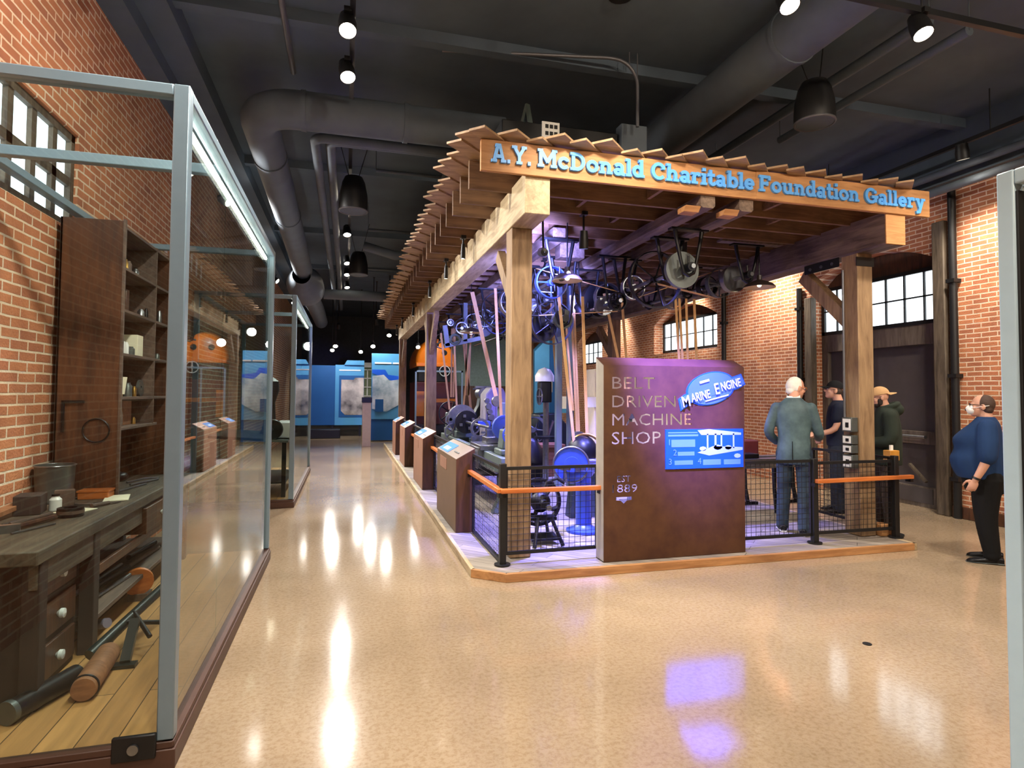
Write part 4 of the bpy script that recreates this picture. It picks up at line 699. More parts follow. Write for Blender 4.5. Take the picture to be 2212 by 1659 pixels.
t = thing('steel_disc', 'grey holed disc standing on the fifth cabinet shelf', 'disc', (-1.7, 5.79, 1.605)); part('rim', B().rim((-1.7, 5.79, 1.675), (1,0,0), .07, .02, .02, 24), M['tin'], t)
t = thing('set_square', 'dark iron square leaning in the fifth shelf bay', 'square', (-1.9, 5.5, 1.62)); part('blade', B().beam((-1.9, 5.35, 1.9), (-1.9, 5.62, 1.61), .012, .04).beam((-1.9, 5.3, 1.9), (-1.9, 5.7, 1.9), .012, .035), M['iron'], t)
single('crate_end', B().bx(-1.95, -1.72, 5.42, 5.66, 1.375, 1.57), M['crate'], 'small wooden crate on the lowest short shelf of the cabinet', 'crate', bev=.004)
# ---- things on the bench top
Zb = .88
t = thing('tin_bucket', 'grey galvanised bucket on the bench beside the cabinet', 'bucket', (-1.94, 4.88, Zb)); part('wall', B().lathe([(.001, .004), (.105, .004), (.118, .25), (.122, .255), (.113, .255), (.10, .01)], (-1.94, 4.88, Zb), n=30), M['tin'], t); part('rim_wire', B().torus((-1.94, 4.88, Zb+.253), (0,0,1), .12, .005), M['steel'], t)
t = thing('wooden_box', 'shallow orange wooden box on the bench before the cabinet', 'box', (-1.74, 5.0, Zb)); part('tray', B().bx(-1.82, -1.63, 4.93, 5.05, Zb, Zb+.05), M['rail'], t, .003); part('lid', B().bx(-1.825, -1.625, 4.925, 5.055, Zb+.05, Zb+.062), M['rail'], t)
single('paper_sheet', B().box((-1.57, 4.92, Zb+.006), (.15, .26, .006), .25), M['paper'], 'white paper pad on the bench right of the bucket', 'paper'); single('paper_sheet', B().box((-1.66, 4.47, Zb+.004), (.16, .18, .004), -.4), M['paper'], 'white paper sheet on the bench under the dark tape roll', 'paper')
t = thing('tape_roll', 'dark oval tape roll lying on the white paper sheet', 'roll', (-1.62, 4.30, Zb)); part('core', B().rim((-1.62, 4.30, Zb+.03), (0,0,1), .07, .035, .05, 28), M['iron'], t); part('label_band', B().rim((-1.62, 4.30, Zb+.03), (0,0,1), .0715, .0695, .02, 28), M['shelf'], t)
jar(-1.80, 4.55, Zb, .035, .09, M['porcelain'], 'white jar with dark cap on the bench', 'jar', 'jar', 'jars on the bench', M['iron']); single('file_block', B().box((-1.80, 4.68, Zb+.055), (.11, .05, .11), .3), M['shelf'], 'grey wooden block standing behind the white jar', 'block', bev=.004)
single('dark_carton', B().box((-1.90, 4.46, Zb+.06), (.14, .17, .12), .2), M['dark_inside'], 'dark box on the bench against the brick wall', 'box', bev=.005); single('plank_piece', B().beam((-1.99, 3.9, Zb+.02), (-1.96, 4.5, Zb+.06), .07, .03), M['crate'], 'orange-brown board leaning at the back of the bench', 'board', bev=.003)
def tool(lab, pts, r, m='steel', nm='hand_tool', cat='tool', head=None):
    t = thing(nm, lab, cat, pts[0], group='hand tools on the bench'); part('shank', B().tube(pts, r, 8), M[m], t)
    if head: part('head', head, M['steel'] if m != 'steel' else M['iron'], t)
tool('steel scribing rod at the near edge of the bench', [(-1.71, 3.82, Zb+.008), (-1.60, 4.05, Zb+.008)], .006); tool('thin steel wrench lying near the bucket', [(-1.86, 4.72, Zb+.01), (-1.60, 4.66, Zb+.01)], .007, head=B().cyl((-1.6, 4.66, Zb), (-1.6, 4.66, Zb+.02), .025, n=6))
tool('wooden handled chisel right of the white jar', [(-1.6, 4.56, Zb+.014), (-1.54, 4.68, Zb+.014)], [.016, .012], 'shelf', head=B().beam((-1.54, 4.68, Zb+.012), (-1.5, 4.76, Zb+.006), .02, .006)); tool('long steel file before the orange box', [(-1.66, 5.2, Zb+.008), (-1.58, 5.6, Zb+.008)], .008, head=B().cyl((-1.665, 5.15, Zb+.01), (-1.66, 5.22, Zb+.01), .014, n=8))
tool('short file at the far end of the bench', [(-1.68, 5.55, Zb+.01), (-1.56, 5.85, Zb+.01)], .009); tool('bent steel caliper at the far end of the bench', [(-1.75, 5.7, Zb+.01), (-1.66, 5.85, Zb+.02), (-1.58, 5.95, Zb+.01)], .008)
tool('dark hammer lying at the near corner of the bench', [(-1.75, 3.9, Zb+.02), (-1.66, 4.2, Zb+.02)], .016, 'dark_wood', head=B().box((-1.76, 3.88, Zb+.022), (.12, .045, .044), .3)); tool('pale rasp behind the hammer', [(-1.82, 4.05, Zb+.012), (-1.74, 4.35, Zb+.012)], .012, 'shelf'); tool('flat steel rule behind the tape roll', [(-1.88, 4.1, Zb+.006), (-1.78, 4.32, Zb+.006)], .006)
for i, (y, z, w) in enumerate(((5.25, .03, .05), (5.5, .03, .07), (5.85, .04, .06))): single('iron_lump', B().sph((-1.9+.02*i, y+.6-.2*i if False else y, Zb+z), .05+.01*i, (1, 1.4, .6)), M['iron'], ['first dark iron casting in the row along the foot of the cabinet', 'second dark iron casting in the row along the foot of the cabinet', 'third dark iron casting in the row along the foot of the cabinet'][i], 'casting')
# ---- under the bench and on the case floor
for i, (x, y, r, l, m) in enumerate(((-1.55, 4.5, .014, .5, 'steel'), (-1.62, 4.7, .02, .5, 'iron'), (-1.7, 4.6, .016, .7, 'steel'), (-1.58, 5.2, .018, .6, 'shelf'), (-1.66, 5.5, .02, .5, 'iron'))):
    single('tool_shank', B().cyl((x, y, .30+r), (x+.05, y+l, .30+r), r, n=10), M[m], ['polished bar on the lower bench shelf, nearest its front', 'dark iron bar on the lower bench shelf, nearest the leg', 'long polished bar at the back of the lower bench shelf', 'wooden handle on the lower bench shelf', 'dark iron bar at the far end of the lower bench shelf'][i], 'bar', 'bars on the lower bench shelf')
t = thing('round_lid', 'orange disc leaning under the lower bench shelf', 'disc', (-1.46, 5.1, .1)); part('disc', B().cyl((-1.46, 5.06, .24), (-1.47, 5.09, .245), .1, n=26), M['rail'], t); part('stand', B().bx(-1.53, -1.40, 5.06, 5.18, .1, .15), M['shelf'], t)
t = thing('roller', 'rust-orange roller lying on the case floor in front', 'roller', (-1.26, 3.75, .1)); part('drum', B().lathe([(.001, 0), (.055, 0), (.06, .03), (.06, .45), (.05, .48), (.001, .48)], (-1.24, 3.5, .163), (-.09, 1, 0), 24), M['crate'], t); part('end_ring', B().torus((-1.243, 3.53, .163), (-.09, 1, 0), .058, .008), M['iron'], t); part('handle', B().tube([(-1.29, 3.98, .163), (-1.31, 4.1, .2), (-1.30, 4.2, .19)], .012, 8), M['iron'], t)
t = thing('iron_cylinder', 'dark iron cylinder lying on the case floor at the near leg', 'cylinder', (-1.40, 3.5, .1)); part('barrel', B().cyl((-1.49, 3.36, .155), (-1.35, 3.72, .155), .052, n=22), M['iron'], t); part('flange', B().cyl((-1.495, 3.35, .155), (-1.485, 3.375, .155), .055, n=22), M['tin'], t)
t = thing('screw_jack', 'green-black screw jack on the case floor under the bench', 'jack', (-1.2, 4.1, .1)); part('foot', B().bx(-1.24, -1.12, 3.86, 3.92, .1, .12).beam((-1.18, 3.9, .12), (-1.2, 4.12, .28), .05, .04), M['dkgreen'], t); part('screw', B().tube([(-1.36, 3.92, .17), (-1.24, 4.2, .28), (-1.14, 4.55, .36)], [.035, .03, .03], 12), M['dkgreen'], t); part('handle', B().cyl((-1.25, 4.12, .27), (-1.08, 4.22, .22), .014).cyl((-1.23, 4.2, .30), (-1.10, 4.05, .20), .014), M['iron'], t)
t = thing('machine_casting', 'dark lump of machinery parts under the bench behind the jack', 'machine part', (-1.65, 4.6, .1)); part('body', B().sph((-1.68, 4.55, .18), .12, (1, 1.6, .7)), M['iron'], t); part('spout', B().cyl((-1.55, 4.45, .16), (-1.42, 4.35, .2), .03, n=12), M['purple'], t)
# ---- contents of the far case
t = thing('display_bench', 'grey sloping stand inside the farther glass case', 'stand', (-1.35, 9.9, .1)); part('top', B().prism([(-1.9, .98), (-.82, .90), (-.82, .94), (-1.9, 1.02)], (0, 9.45, 0), (1,0,0), (0,0,1), -1.6), M['tin'], t, .004)
for x, y in ((-1.85, 9.5), (-.88, 9.5), (-.88, 10.9), (-1.85, 10.9)): part('leg', B().bx(x-.03, x+.03, y, y+.06, .1, .92), M['iron'], t)
part('shelf', B().bx(-1.88, -.85, 9.5, 10.96, .3, .33), M['iron'], t)
t = thing('pale_casting', 'pale metal casting with a round black mouth in the farther case', 'casting', (-.95, 9.75, .96)); part('block', B().bx(-1.02, -.80, 9.6, 10.2, .96, 1.2), M['porcelain'], t, .02); part('mouth', B().lathe([(.02, .02), (.14, 0), (.15, .03), (.1, .14), (.07, .2)], (-1.04, 9.42, 1.10), (0,1,0), 24), M['iron'], t)
t = thing('machine_column', 'tall dark upright machine part behind the pale casting', 'machine part', (-1.2, 10.6, .97)); part('column', B().lathe([(.16, 0), (.1, .1), (.08, .5), (.14, .7), (.13, .85), (.001, .95)], (-1.2, 10.5, .97), n=20), M['iron'], t)
# ---- right-hand case at the edge of the frame
t = thing('display_case', 'pale blue framed display case at the right edge of the picture', 'display case', (3.5, 1.2, 0), group='glass display cases on the right')
fm = mat('pale_case_paint', (.68, .78, .84), .4, var=.02); s = .075; rx, ry, rh = 2.85, 2.04, 2.665
for nm, q in (('corner_post', (rx, rx+.06, ry-s, ry, 0, rh)), ('corner_post', (rx, rx+.06, .3, .38, 0, rh)), ('corner_post', (rx+1.4, rx+1.46, ry-s, ry, 0, rh)), ('top_rail', (rx+.001, rx+.06, .38, ry-s, rh-.07, rh-.001)), ('top_rail', (rx+.06, rx+1.4, ry-.06, ry-.001, rh-.07, rh-.001)), ('bottom_rail', (rx+.001, rx+.06, .38, ry-s, 0, .12)), ('bottom_rail', (rx+.06, rx+1.4, ry-.06, ry-.001, 0, .12))): part(nm, B().bx(*q), fm, t, .008)
part('side_pane', B().bx(rx+.035, rx+.045, .38, ry-s, .12, rh-.1), M['glass'], t); part('back_board', B().bx(rx+.08, rx+1.4, ry-.05, ry-.02, .12, rh-.1), M['cream'], t); part('pane_seal', B().bx(rx+.01, rx+.055, ry-s-.012, ry-s, .12, rh-.1), M['black_metal'], t)
# ================================================================ line shafts, hangers, belts and lamps overhead
def shaft(lab, x, z, y0, y1, pulleys, hangers, zt):
    t = thing('line_shaft', lab, 'line shaft', (x, (y0+y1)/2, z), group='line shafts'); part('shaft', B().cyl((x, y0, z), (x, y1, z), .026, n=14), M['steel'], t)
    for y, r, w, kind, m in pulleys:
        b = B()
        if kind == 'solid': b.disc((x, y, z), (0,1,0), r, w); b.rim((x, y, z), (0,1,0), r*1.03, r*.9, w*1.1)
        elif kind == 'cone':
            for k in range(4): b.disc((x, y+w*(k-1.5), z), (0,1,0), r*(1-.18*k), w)
        else: b.pulley((x, y, z), (0,1,0), r, w, 5 if r > .25 else 4)
        part('pulley', b, M[m], t, sharp=.6, label={'pane': None}.get(m))
    for y in hangers:
        h = B(); 
        for s in (-1, 1): h.tube([(x+s*.17, y, zt), (x+s*.15, y, zt-.12), (x+s*.10, y, z+.08), (x+s*.06, y, z-.06), (x, y, z-.09)], [.026, .022, .02, .02, .02], 8)
        h.box((x, y, zt-.012), (.46, .09, .024)); h.cyl((x, y-.07, z), (x, y+.07, z), .05, n=14); h.cyl((x, y, z+.05), (x, y, z+.13), .012, n=8)
        part('drop_hanger', h, M['iron'], t)
    return t
shaft('long steel line shaft on the left under the pavilion joists', 2.38, 3.0, 6.3, 17.4, [(6.9, .2, .08, 'w', 'blue_paint'), (7.6, .33, .1, 'w', 'iron'), (8.6, .22, .14, 'w', 'steel'), (9.5, .30, .1, 'w', 'iron'), (10.6, .16, .12, 'w', 'green'), (11.5, .2, .1, 'w', 'steel'), (12.5, .24, .16, 'w', 'green'), (14.2, .26, .1, 'w', 'iron'), (15.6, .2, .1, 'w', 'steel')], (6.6, 8.1, 10.1, 12.0, 13.6, 15.2, 16.8), 3.46)
shaft('long steel line shaft in the middle hung between the rough shaft beams', 3.62, 3.05, 5.75, 17.4, [(6.0, .2, .05, 'solid', 'tin'), (6.6, .35, .07, 'w', 'iron'), (7.2, .16, .08, 'w', 'steel'), (8.0, .2, .1, 'w', 'steel'), (8.3, .26, .16, 'solid', 'iron'), (9.5, .3, .1, 'w', 'iron'), (11, .22, .1, 'w', 'green'), (13, .3, .1, 'w', 'iron')], (5.85, 6.25, 7.42, 9.0, 11.6, 14.4), 3.48)
shaft('short steel counter shaft on the right under the joists', 4.93, 3.18, 6.5, 9.4, [(6.9, .17, .08, 'solid', 'steel'), (7.2, .2, .08, 'w', 'tin'), (7.5, .15, .1, 'w', 'iron'), (8.4, .2, .1, 'w', 'steel')], (6.6, 8.0, 9.2), 3.58)
shaft('short low counter shaft above the grinder', 2.7, 2.62, 7.3, 8.6, [(7.80, .3, .08, 'w', 'iron'), (7.45, .13, .06, 'cone', 'dkgreen'), (8.3, .22, .14, 'solid', 'iron')], (7.32, 8.05), 3.42)
shaft('short counter shaft with a stepped cone pulley behind the sign slab', 3.4, 2.86, 7.1, 8.4, [(7.2, .12, .07, 'w', 'iron'), (7.72, .13, .06, 'cone', 'steel')], (7.3, 8.2), 3.48)
single('shaft_timber', B().bx(4.5, 5.4, 6.5, 6.62, 3.575, 3.6), M['old_beam'], 'near timber carrying the right counter shaft under the joists', 'timber'); single('shaft_timber', B().bx(4.5, 5.4, 7.94, 8.06, 3.575, 3.6), M['old_beam'], 'farther timber carrying the right counter shaft under the joists', 'timber')
t = thing('gear_bracket', 'grey-green iron bracket with gears above the far kiosk belts', 'bracket', (2.0, 11.6, 2.6)); part('frame', B().beam((1.8, 11.5, 2.55), (2.5, 11.5, 2.72), .08, .08).beam((1.86, 11.5, 2.55), (1.80, 11.5, 2.95), .08, .09).beam((2.2, 11.5, 2.65), (2.2, 11.5, 3.4), .08, .08).torus((2.0, 11.45, 2.68), (0,1,0), .09, .025, 20, 8), M['green'], t)
for p, r in (((2.12, 11.42, 2.9), .12), ((2.3, 11.42, 2.86), .08), ((1.9, 11.42, 3.0), .07)): part('gear', B().wheel(p, (0,1,0), r, .05, 4, .02, .03, 24), M['steel'], t)
# blue pillars (steel posts carrying the counter shafts) seen behind the slab
for x, y, lab in ((3.34, 9.3, 'grey-blue steel pillar behind the sign slab, the left one'), (3.58, 9.4, 'grey-blue steel pillar behind the sign slab, the right one')):
    t = thing('steel_pillar', lab, 'pillar', (x, y, PZ), group='steel pillars'); part('shaft', B().bx(x-.05, x+.05, y-.05, y+.05, PZ, 3.45), mat('pillar_grey_blue', (.44, .50, .56), .4, metal=.3, var=.06), t, .01); part('base_plate', B().bx(x-.1, x+.1, y-.1, y+.1, PZ, PZ+.015), M['iron'], t)
# ---- leather belts: flat bands running from an overhead pulley to a machine
def belt(lab, y, a, b, w=.06, gap=0, wy=None):
    t = thing('drive_belt', lab, 'belt', (b[0], y, b[1]), group='leather drive belts')
    for s in ((-1, 1) if gap else (0,)):
        part('strap', B().beam((a[0]+s*gap*.5, y, a[1]), (b[0]+s*gap*.35, y, b[1]), w if not gap else w*.8, .007, (0,1,0)), M['leather'], t)
    return t
for lab, y, a, b, w, gap in (
 ('wide tan belt slanting down right of the second post', 9.5, (1.93, 3.28), (2.343, 1.577), .065, 0), ('tan belt just left of the near left post', 8.6, (2.095, 3.2), (2.2, 1.28), .042, 0),
 ('double tan belt over the lathe headstock, straight', 12.5, (2.151, 3.0), (2.134, 1.56), .045, .07), ('tan belt crossing down behind the S-shaped column', 12.5, (2.318, 3.1), (2.531, 1.33), .05, 0), ('pair of thin tan belts under the enamel lamp', 12.5, (2.477, 3.1), (2.449, 1.6), .04, .09),
 ('thin tan belt running to the lathe bed', 12.0, (2.436, 2.9), (2.251, 1.1), .035, 0), ('thin violet-lit belt down to the spoked lathe wheel', 11.5, (1.732, 2.8), (1.912, 1.33), .035, 0), ('thin straight belt beside the spoked lathe wheel', 11.5, (1.98, 2.9), (2.057, 1.26), .035, 0),
 ('tan belt slanting to the blue grinding disc, right of the near post', 9.5, (3.28, 3.2), (3.454, .75), .042, 0), ('pale belt running to the pedestal grinder spindle', 7.2, (2.585, 2.9), (2.831, .74), .038, 0), ('wide double tan belt down to the round motor', 8.3, (3.191, 3.1), (3.291, 1.02), .04, .045),
 ('tan belt nearest the left edge of the sign slab', 7.2, (2.908, 2.9), (2.989, .79), .04, 0), ('thin short belt behind the pedestal grinder belts', 8.3, (3.091, 2.73), (3.21, 1.4), .03, 0),
 ('thin grey belt slanting down behind the left top of the sign slab', 8.0, (3.568, 3.1), (3.971, 1.4), .04, 0), ('thin grey belt steep behind the left top of the sign slab', 8.0, (3.846, 3.05), (3.98, 1.4), .04, 0), ('tan belt in front of the arched window, leftmost of three', 7.5, (4.459, 3.0), (4.574, 1.0), .045, .06), ('tan belt in front of the arched window, middle of three', 7.5, (4.598, 3.0), (4.647, 1.0), .035, 0), ('tan belt in front of the arched window, rightmost of three', 7.5, (4.724, 3.0), (4.809, 1.0), .04, 0)): belt(lab, y, a, b, w, gap)
def xbelt(lab, p, q, w=.06):
    t = thing('drive_belt', lab, 'belt', tuple((Vector(p)+Vector(q))/2), group='leather drive belts'); part('strap', B().beam(p, q, w, .008, (0,0,1)), M['leather'], t)
xbelt('tan cross belt rising right under the big hoop pulley', (3.62, 7.16, 2.9), (4.93, 7.2, 3.37)); xbelt('tan cross belt falling right from the big hoop pulley', (3.62, 7.26, 3.2), (4.93, 7.26, 2.98)); xbelt('long thin belt slanting across from the left shaft to the middle shaft, upper', (2.40, 7.62, 3.32), (3.40, 7.2, 2.99), .03); xbelt('long thin belt slanting across from the left shaft to the middle shaft, lower', (2.40, 7.58, 2.68), (3.40, 7.2, 2.73), .03)
# ---- enamel lamps
def shop_lamp(x, y, z, r, zt, lab):
    t = thing('pendant_lamp', lab, 'lamp', (x, y, z), group='enamel shop lamps')
    part('shade', B().lathe([(r, 0), (r*1.0, .006), (r*.82, .045), (r*.5, .075), (r*.18, .1), (r*.16, .16), (.001, .17)], (x, y, z), n=36), M['shade'], t, sharp=1); part('shade_lining', B().lathe([(r*.985, .002), (r*.8, .038), (r*.48, .066), (.02, .08)], (x, y, z), n=36), M['shade_in'], t, sharp=1)
    part('bulb', B().sph((x, y, z+.035), .028, n=14, m=8), glow('shop_bulb', (1, .78, .5), 9) if 'shop_bulb' not in bpy.data.materials else bpy.data.materials['shop_bulb'], t); part('cord', B().cyl((x, y, z+.16), (x, y, zt), .008, n=6), M['iron'], t)
shop_lamp(2.40, 6.4, 2.93, .175, 3.6, 'brown enamel pendant lamp left of the shaft beams'); shop_lamp(5.11, 6.6, 3.03, .2, 3.6, 'dark enamel pendant lamp before the right brick wall'); shop_lamp(2.12, 10.5, 2.72, .2, 3.6, 'dark enamel pendant lamp over the belts left of the near post')
# ---- blue stage lamps
SN = ['blue stage lamp clamped over the belts right of the lathe', 'blue stage lamp behind the near left post', 'blue stage lamp by the shaft beams over the sign slab', 'blue stage lamp over the tall rounded upright', 'blue stage lamp in the middle of the pavilion roof', 'blue stage lamp turned down onto the lathe bed', 'blue stage lamp deep at the far end of the pavilion', 'blue uplight lamp among the pulleys over the lathe', 'blue uplight lamp among the pulleys over the grinder', 'small blue uplight lamp behind the near left post']
M['lens_blue'] = glow('blue_lens', (.35, .4, 1), 25)
for i, (x, y, z, tg, w, cone, col) in enumerate(STAGE): lamp_head(x, y, z-.05, tg, w, cone, col, SN[i], 'blue stage lamps', .05, 3.6, name='stage_lamp', lens='lens_blue', cat='stage lamp')
for i, y in enumerate((7.387, 8.742, 10.548, 13.257, 15.966, 17.772)): lamp_head(1.38, y, 3.36, (1.3, y-.1, 0), 14, 70, NEUTRAL, 'small can spotlight under the aisle eave, %s from the fascia' % words[i], 'can lights under the eave', .03, 3.6, name='can_light', lens='lens')
# ================================================================ machines on the platform
def legs(t, pts, z0, z1, spread=.1, m='iron', ax='y'):
    for x, y, s in pts:
        b = B(); e = Vector((0, s, 0)) if ax == 'y' else Vector((s, 0, 0))
        p = Vector((x, y, z1)); b.tube([p, p+e*spread*.2-Vector((0,0,(z1-z0)*.45)), p+e*spread*.6-Vector((0,0,(z1-z0)*.8)), p+e*spread-Vector((0,0,z1-z0-.02))], [.035, .028, .03, .04], 8); b.box(p+e*spread-Vector((0,0,z1-z0-.012)), (.1, .1, .024)); part('leg', b, M[m], t)
# engine lathe along the aisle side
t = thing('engine_lathe', 'long grey-green lathe behind the first kiosk', 'lathe', (2.1, 9.6, PZ)); g = M['green']
part('bed', B().bx(1.92, 2.0, 7.5, 12.6, .66, .82).bx(2.2, 2.28, 7.5, 12.6, .66, .82).bx(1.92, 2.28, 7.5, 12.6, .60, .68), g, t, .012)
for y in (7.7, 10.2, 12.3): part('leg', B().prism([(-.24, 0), (.24, 0), (.14, .2), (.14, .53), (-.14, .53), (-.14, .2)], (2.1, y, PZ), (1,0,0), (0,0,1), -.14), g, t, .01)
part('headstock', B().bx(1.95, 2.3, 11.0, 12.4, .82, .95).bx(1.97, 2.28, 11.0, 11.15, .95, 1.2).bx(1.97, 2.28, 12.2, 12.4, .95, 1.25), g, t, .02)
cp = B()
for k, r in enumerate((.27, .23, .18, .13)): cp.disc((2.12, 11.35+.17*k, 1.16), (0,1,0), r, .16)
part('cone_pulley', cp, M['steel'], t); part('face_plate', B().disc((2.12, 10.86, 1.12), (0,1,0), .21, .05).disc((2.12, 10.93, 1.12), (0,1,0), .09, .12), M['iron'], t); part('spoked_wheel', B().wheel((2.0, 11.9, 1.25), (0,1,0), .24, .05, 5, .02, .04), M['iron'], t)
part('spindle', B().cyl((2.12, 9.0, 1.12), (2.12, 12.5, 1.12), .025), M['steel'], t); cg = part('carriage', B().bx(1.86, 2.34, 8.5, 9.2, .82, .90).bx(1.84, 1.93, 8.55, 9.15, .55, .86).bx(2.0, 2.2, 8.7, 9.0, .9, 1.0), M['steel'], t, .01)
part('handwheel', B().wheel((1.80, 8.85, .72), (1,0,0), .09, .02, 4, .012, .02, 24), M['steel'], cg); part('tool_post', B().box((2.08, 8.85, 1.05), (.1, .1, .1)).beam((1.95, 8.85, 1.06), (2.18, 8.85, 1.06), .025, .03), M['steel'], cg)
ts = part('tailstock', B().bx(1.98, 2.24, 7.75, 8.15, .82, .9).prism([(-.1, .08), (.1, .08), (.07, .34), (-.07, .34)], (2.11, 7.8, .82), (1,0,0), (0,0,1), -.28), g, t, .02); part('handwheel', B().wheel((2.11, 7.68, 1.1), (0,1,0), .13, .03, 4, .016, .03, 28), M['blue_paint'], ts); part('rod', B().cyl((1.89, 7.6, .62), (1.89, 12.4, .62), .016), M['steel'], t)
jw = B()
for a in range(4): jw.box((2.12+math.cos(a*PI/2+.4)*.12, 10.81, 1.12+math.sin(a*PI/2+.4)*.12), (.05, .06, .05))
part('chuck_jaw', jw, M['steel'], t); part('lead_gear', B().wheel((1.93, 11.2, .92), (0,1,0), .16, .05, 5, .025, .03), M['steel'], t); part('change_gear', B().wheel((1.9, 11.3, 1.15), (0,1,0), .1, .05, 4, .02, .03).wheel((2.3, 11.1, 1.0), (0,1,0), .12, .05, 4, .02, .03), M['steel'], t)
part('steady_rest', B().rim((2.1, 9.6, 1.08), (0,1,0), .16, .12, .05).bx(1.96, 2.24, 9.56, 9.64, .82, .95), M['steel'], t); part('oil_pan', B().bx(1.8, 2.32, 8.2, 10.6, .5, .53), M['iron'], t)
# black drum gear left of the lathe
# S-shaped shaper column
t = thing('shaper_column', 'dark green machine with a tall S-shaped column and round top', 'machine', (2.9, 13.1, PZ)); SX, SY, SK = 2.87, 13.0, 1.13
L_ = [(-.42, .0), (-.40, .75), (-.30, .95), (-.14, 1.12), (-.05, 1.3), (-.02, 1.52)]; R_ = [(.13, 1.52), (.12, 1.25), (.10, 1.0), (.08, .75), (.10, .0)]
part('column', B().prism([(x*SK, z) for x, z in L_+R_], (SX, SY, PZ), (1,0,0), (0,0,1), -.3), M['dkgreen'], t, .015); part('table', B().bx(SX-.42, SX-.02, SY-.2, SY+.4, .80, .93), M['dkgreen'], t, .01)
part('edge_rib', B().tube([(SX+x*SK, SY-.015, PZ+z) for x, z in [(-.2, .78), (-.12, .95), (.0, 1.1), (.06, 1.3), (.08, 1.5)]], .014, 8), M['porcelain'], t, label='pale painted edge line'); part('head', B().cyl((SX+.05, SY-.05, 1.64), (SX+.05, SY+.35, 1.64), .13, n=20).box((SX+.05, SY+.1, 1.78), (.34, .12, .05)), M['steel'], t); part('lever', B().cyl((SX-.19, SY, 1.74), (SX+.15, SY, 1.76), .018), M['steel'], t); part('ram', B().cyl((SX+.2, SY-.1, 1.1), (SX+.2, SY-.1, 1.58), .028), M['steel'], t)
# tall grey-violet planer upright
t = thing('planer_upright', 'tall rounded grey machine upright lit violet behind the lathe', 'machine', (2.95, 11.9, PZ)); part('housing', B().prism([(-.22, 0), (.24, 0), (.24, 1.5), (.16, 1.68), (-.08, 1.7), (-.2, 1.55)], (2.9, 11.8, PZ), (1,0,0), (0,0,1), -.55), M['purple'], t, .03)
gb = B()
for k in range(6): gb.disc((2.70+.03*k, 11.72, 1.5-.11*k), (0,1,0), .05+.01*(k % 2), .1)
part('gear_train', gb, M['steel'], t); part('panel_seam', B().bx(2.9, 2.905, 11.788, 11.8, .4, 1.7), M['iron'], t); part('cross_slide', B().bx(2.4, 2.75, 11.6, 11.76, .98, 1.1), M['blue_paint'], t, .01)
t = thing('milling_machine', 'blue-lit machine with a bright pulley disc beside the near post', 'machine', (2.5, 8.9, PZ)); part('pedestal', B().lathe([(.24, 0), (.22, .05), (.13, .12), (.12, .7), (.2, .8), (.2, .86), (.001, .86)], (2.55, 8.9, PZ), n=22), M['green'], t); part('arm', B().tube([(2.55, 8.9, .9), (2.5, 8.8, 1.15), (2.36, 8.7, 1.3), (2.2, 8.6, 1.28)], [.07, .06, .05, .05], 12), M['steel'], t); part('pulley', B().disc((2.22, 8.5, 1.15), (0,1,0), .17, .06).rim((2.22, 8.5, 1.15), (0,1,0), .18, .15, .08), M['blue_paint'], t); part('spindle', B().cyl((2.22, 8.3, 1.15), (2.22, 8.9, 1.15), .025), M['steel'], t)
# black treadle machine in the near corner
t = thing('treadle_machine', 'black treadle machine with a large spoked wheel behind the near post', 'machine', (2.02, 6.0, PZ)); part('flywheel', B().wheel((2.03, 6.3, .47), (0,1,0), .26, .055, 5, .034, .06, 40, .3, .25), M['iron'], t)
part('head', B().sph((2.0, 6.12, .5), .11, (1, .8, 1)).cyl((2.0, 5.95, .5), (2.0, 6.3, .5), .045).box((2.0, 6.1, .34), (.3, .16, .03)), M['iron'], t); part('hub_cap', B().cyl((2.03, 5.92, .47), (2.03, 5.96, .47), .03), M['steel'], t)
for a, c in (((1.94, 6.0, .36), (1.86, 5.88, PZ)), ((2.08, 6.0, .36), (2.17, 5.88, PZ)), ((1.94, 6.2, .36), (1.86, 6.36, PZ)), ((2.08, 6.2, .36), (2.17, 6.36, PZ))): part('leg', B().tube([a, ((a[0]+c[0])/2+.0, (a[1]+c[1])/2, .22), (c[0], c[1], PZ+.01)], [.022, .018, .022], 8), M['iron'], t)
part('guard', B().tube([(2.0, 6.05, .62), (2.05, 6.05, .72), (2.16, 6.05, .75), (2.24, 6.05, .70)], .015, 8), M['iron'], t); part('treadle', B().box((2.02, 6.1, .14), (.3, .2, .02), 0, .15), M['iron'], t)
# pedestal grinder
t = thing('pedestal_grinder', 'blue pedestal grinder left of the sign slab', 'grinder', (2.645, 6.5, PZ)); part('pedestal', B().lathe([(.001, 0), (.2, 0), (.2, .025), (.12, .05), (.092, .08), (.09, .62), (.13, .68), (.15, .7), (.001, .7)], (2.645, 6.5, PZ), n=28), M['blue_paint'], t)
part('bearing', B().bx(2.5, 2.8, 6.38, 6.62, .77, .84).cyl((2.5, 6.5, .86), (2.86, 6.5, .86), .04), M['steel'], t, .004); part('grinding_disc', B().disc((2.47, 6.46, .845), (.35, .94, 0), .2, .04).disc((2.475, 6.43, .845), (.35, .94, 0), .09, .05), M['blue_paint'], t); part('disc_rim', B().torus((2.468, 6.44, .845), (.35, .94, 0), .2, .012, 40, 8), M['steel'], t, label='bright rim'); part('tool_rest', B().box((2.35, 6.34, .82), (.1, .14, .03)).cyl((2.4, 6.4, .65), (2.36, 6.36, .82), .015), M['steel'], t)
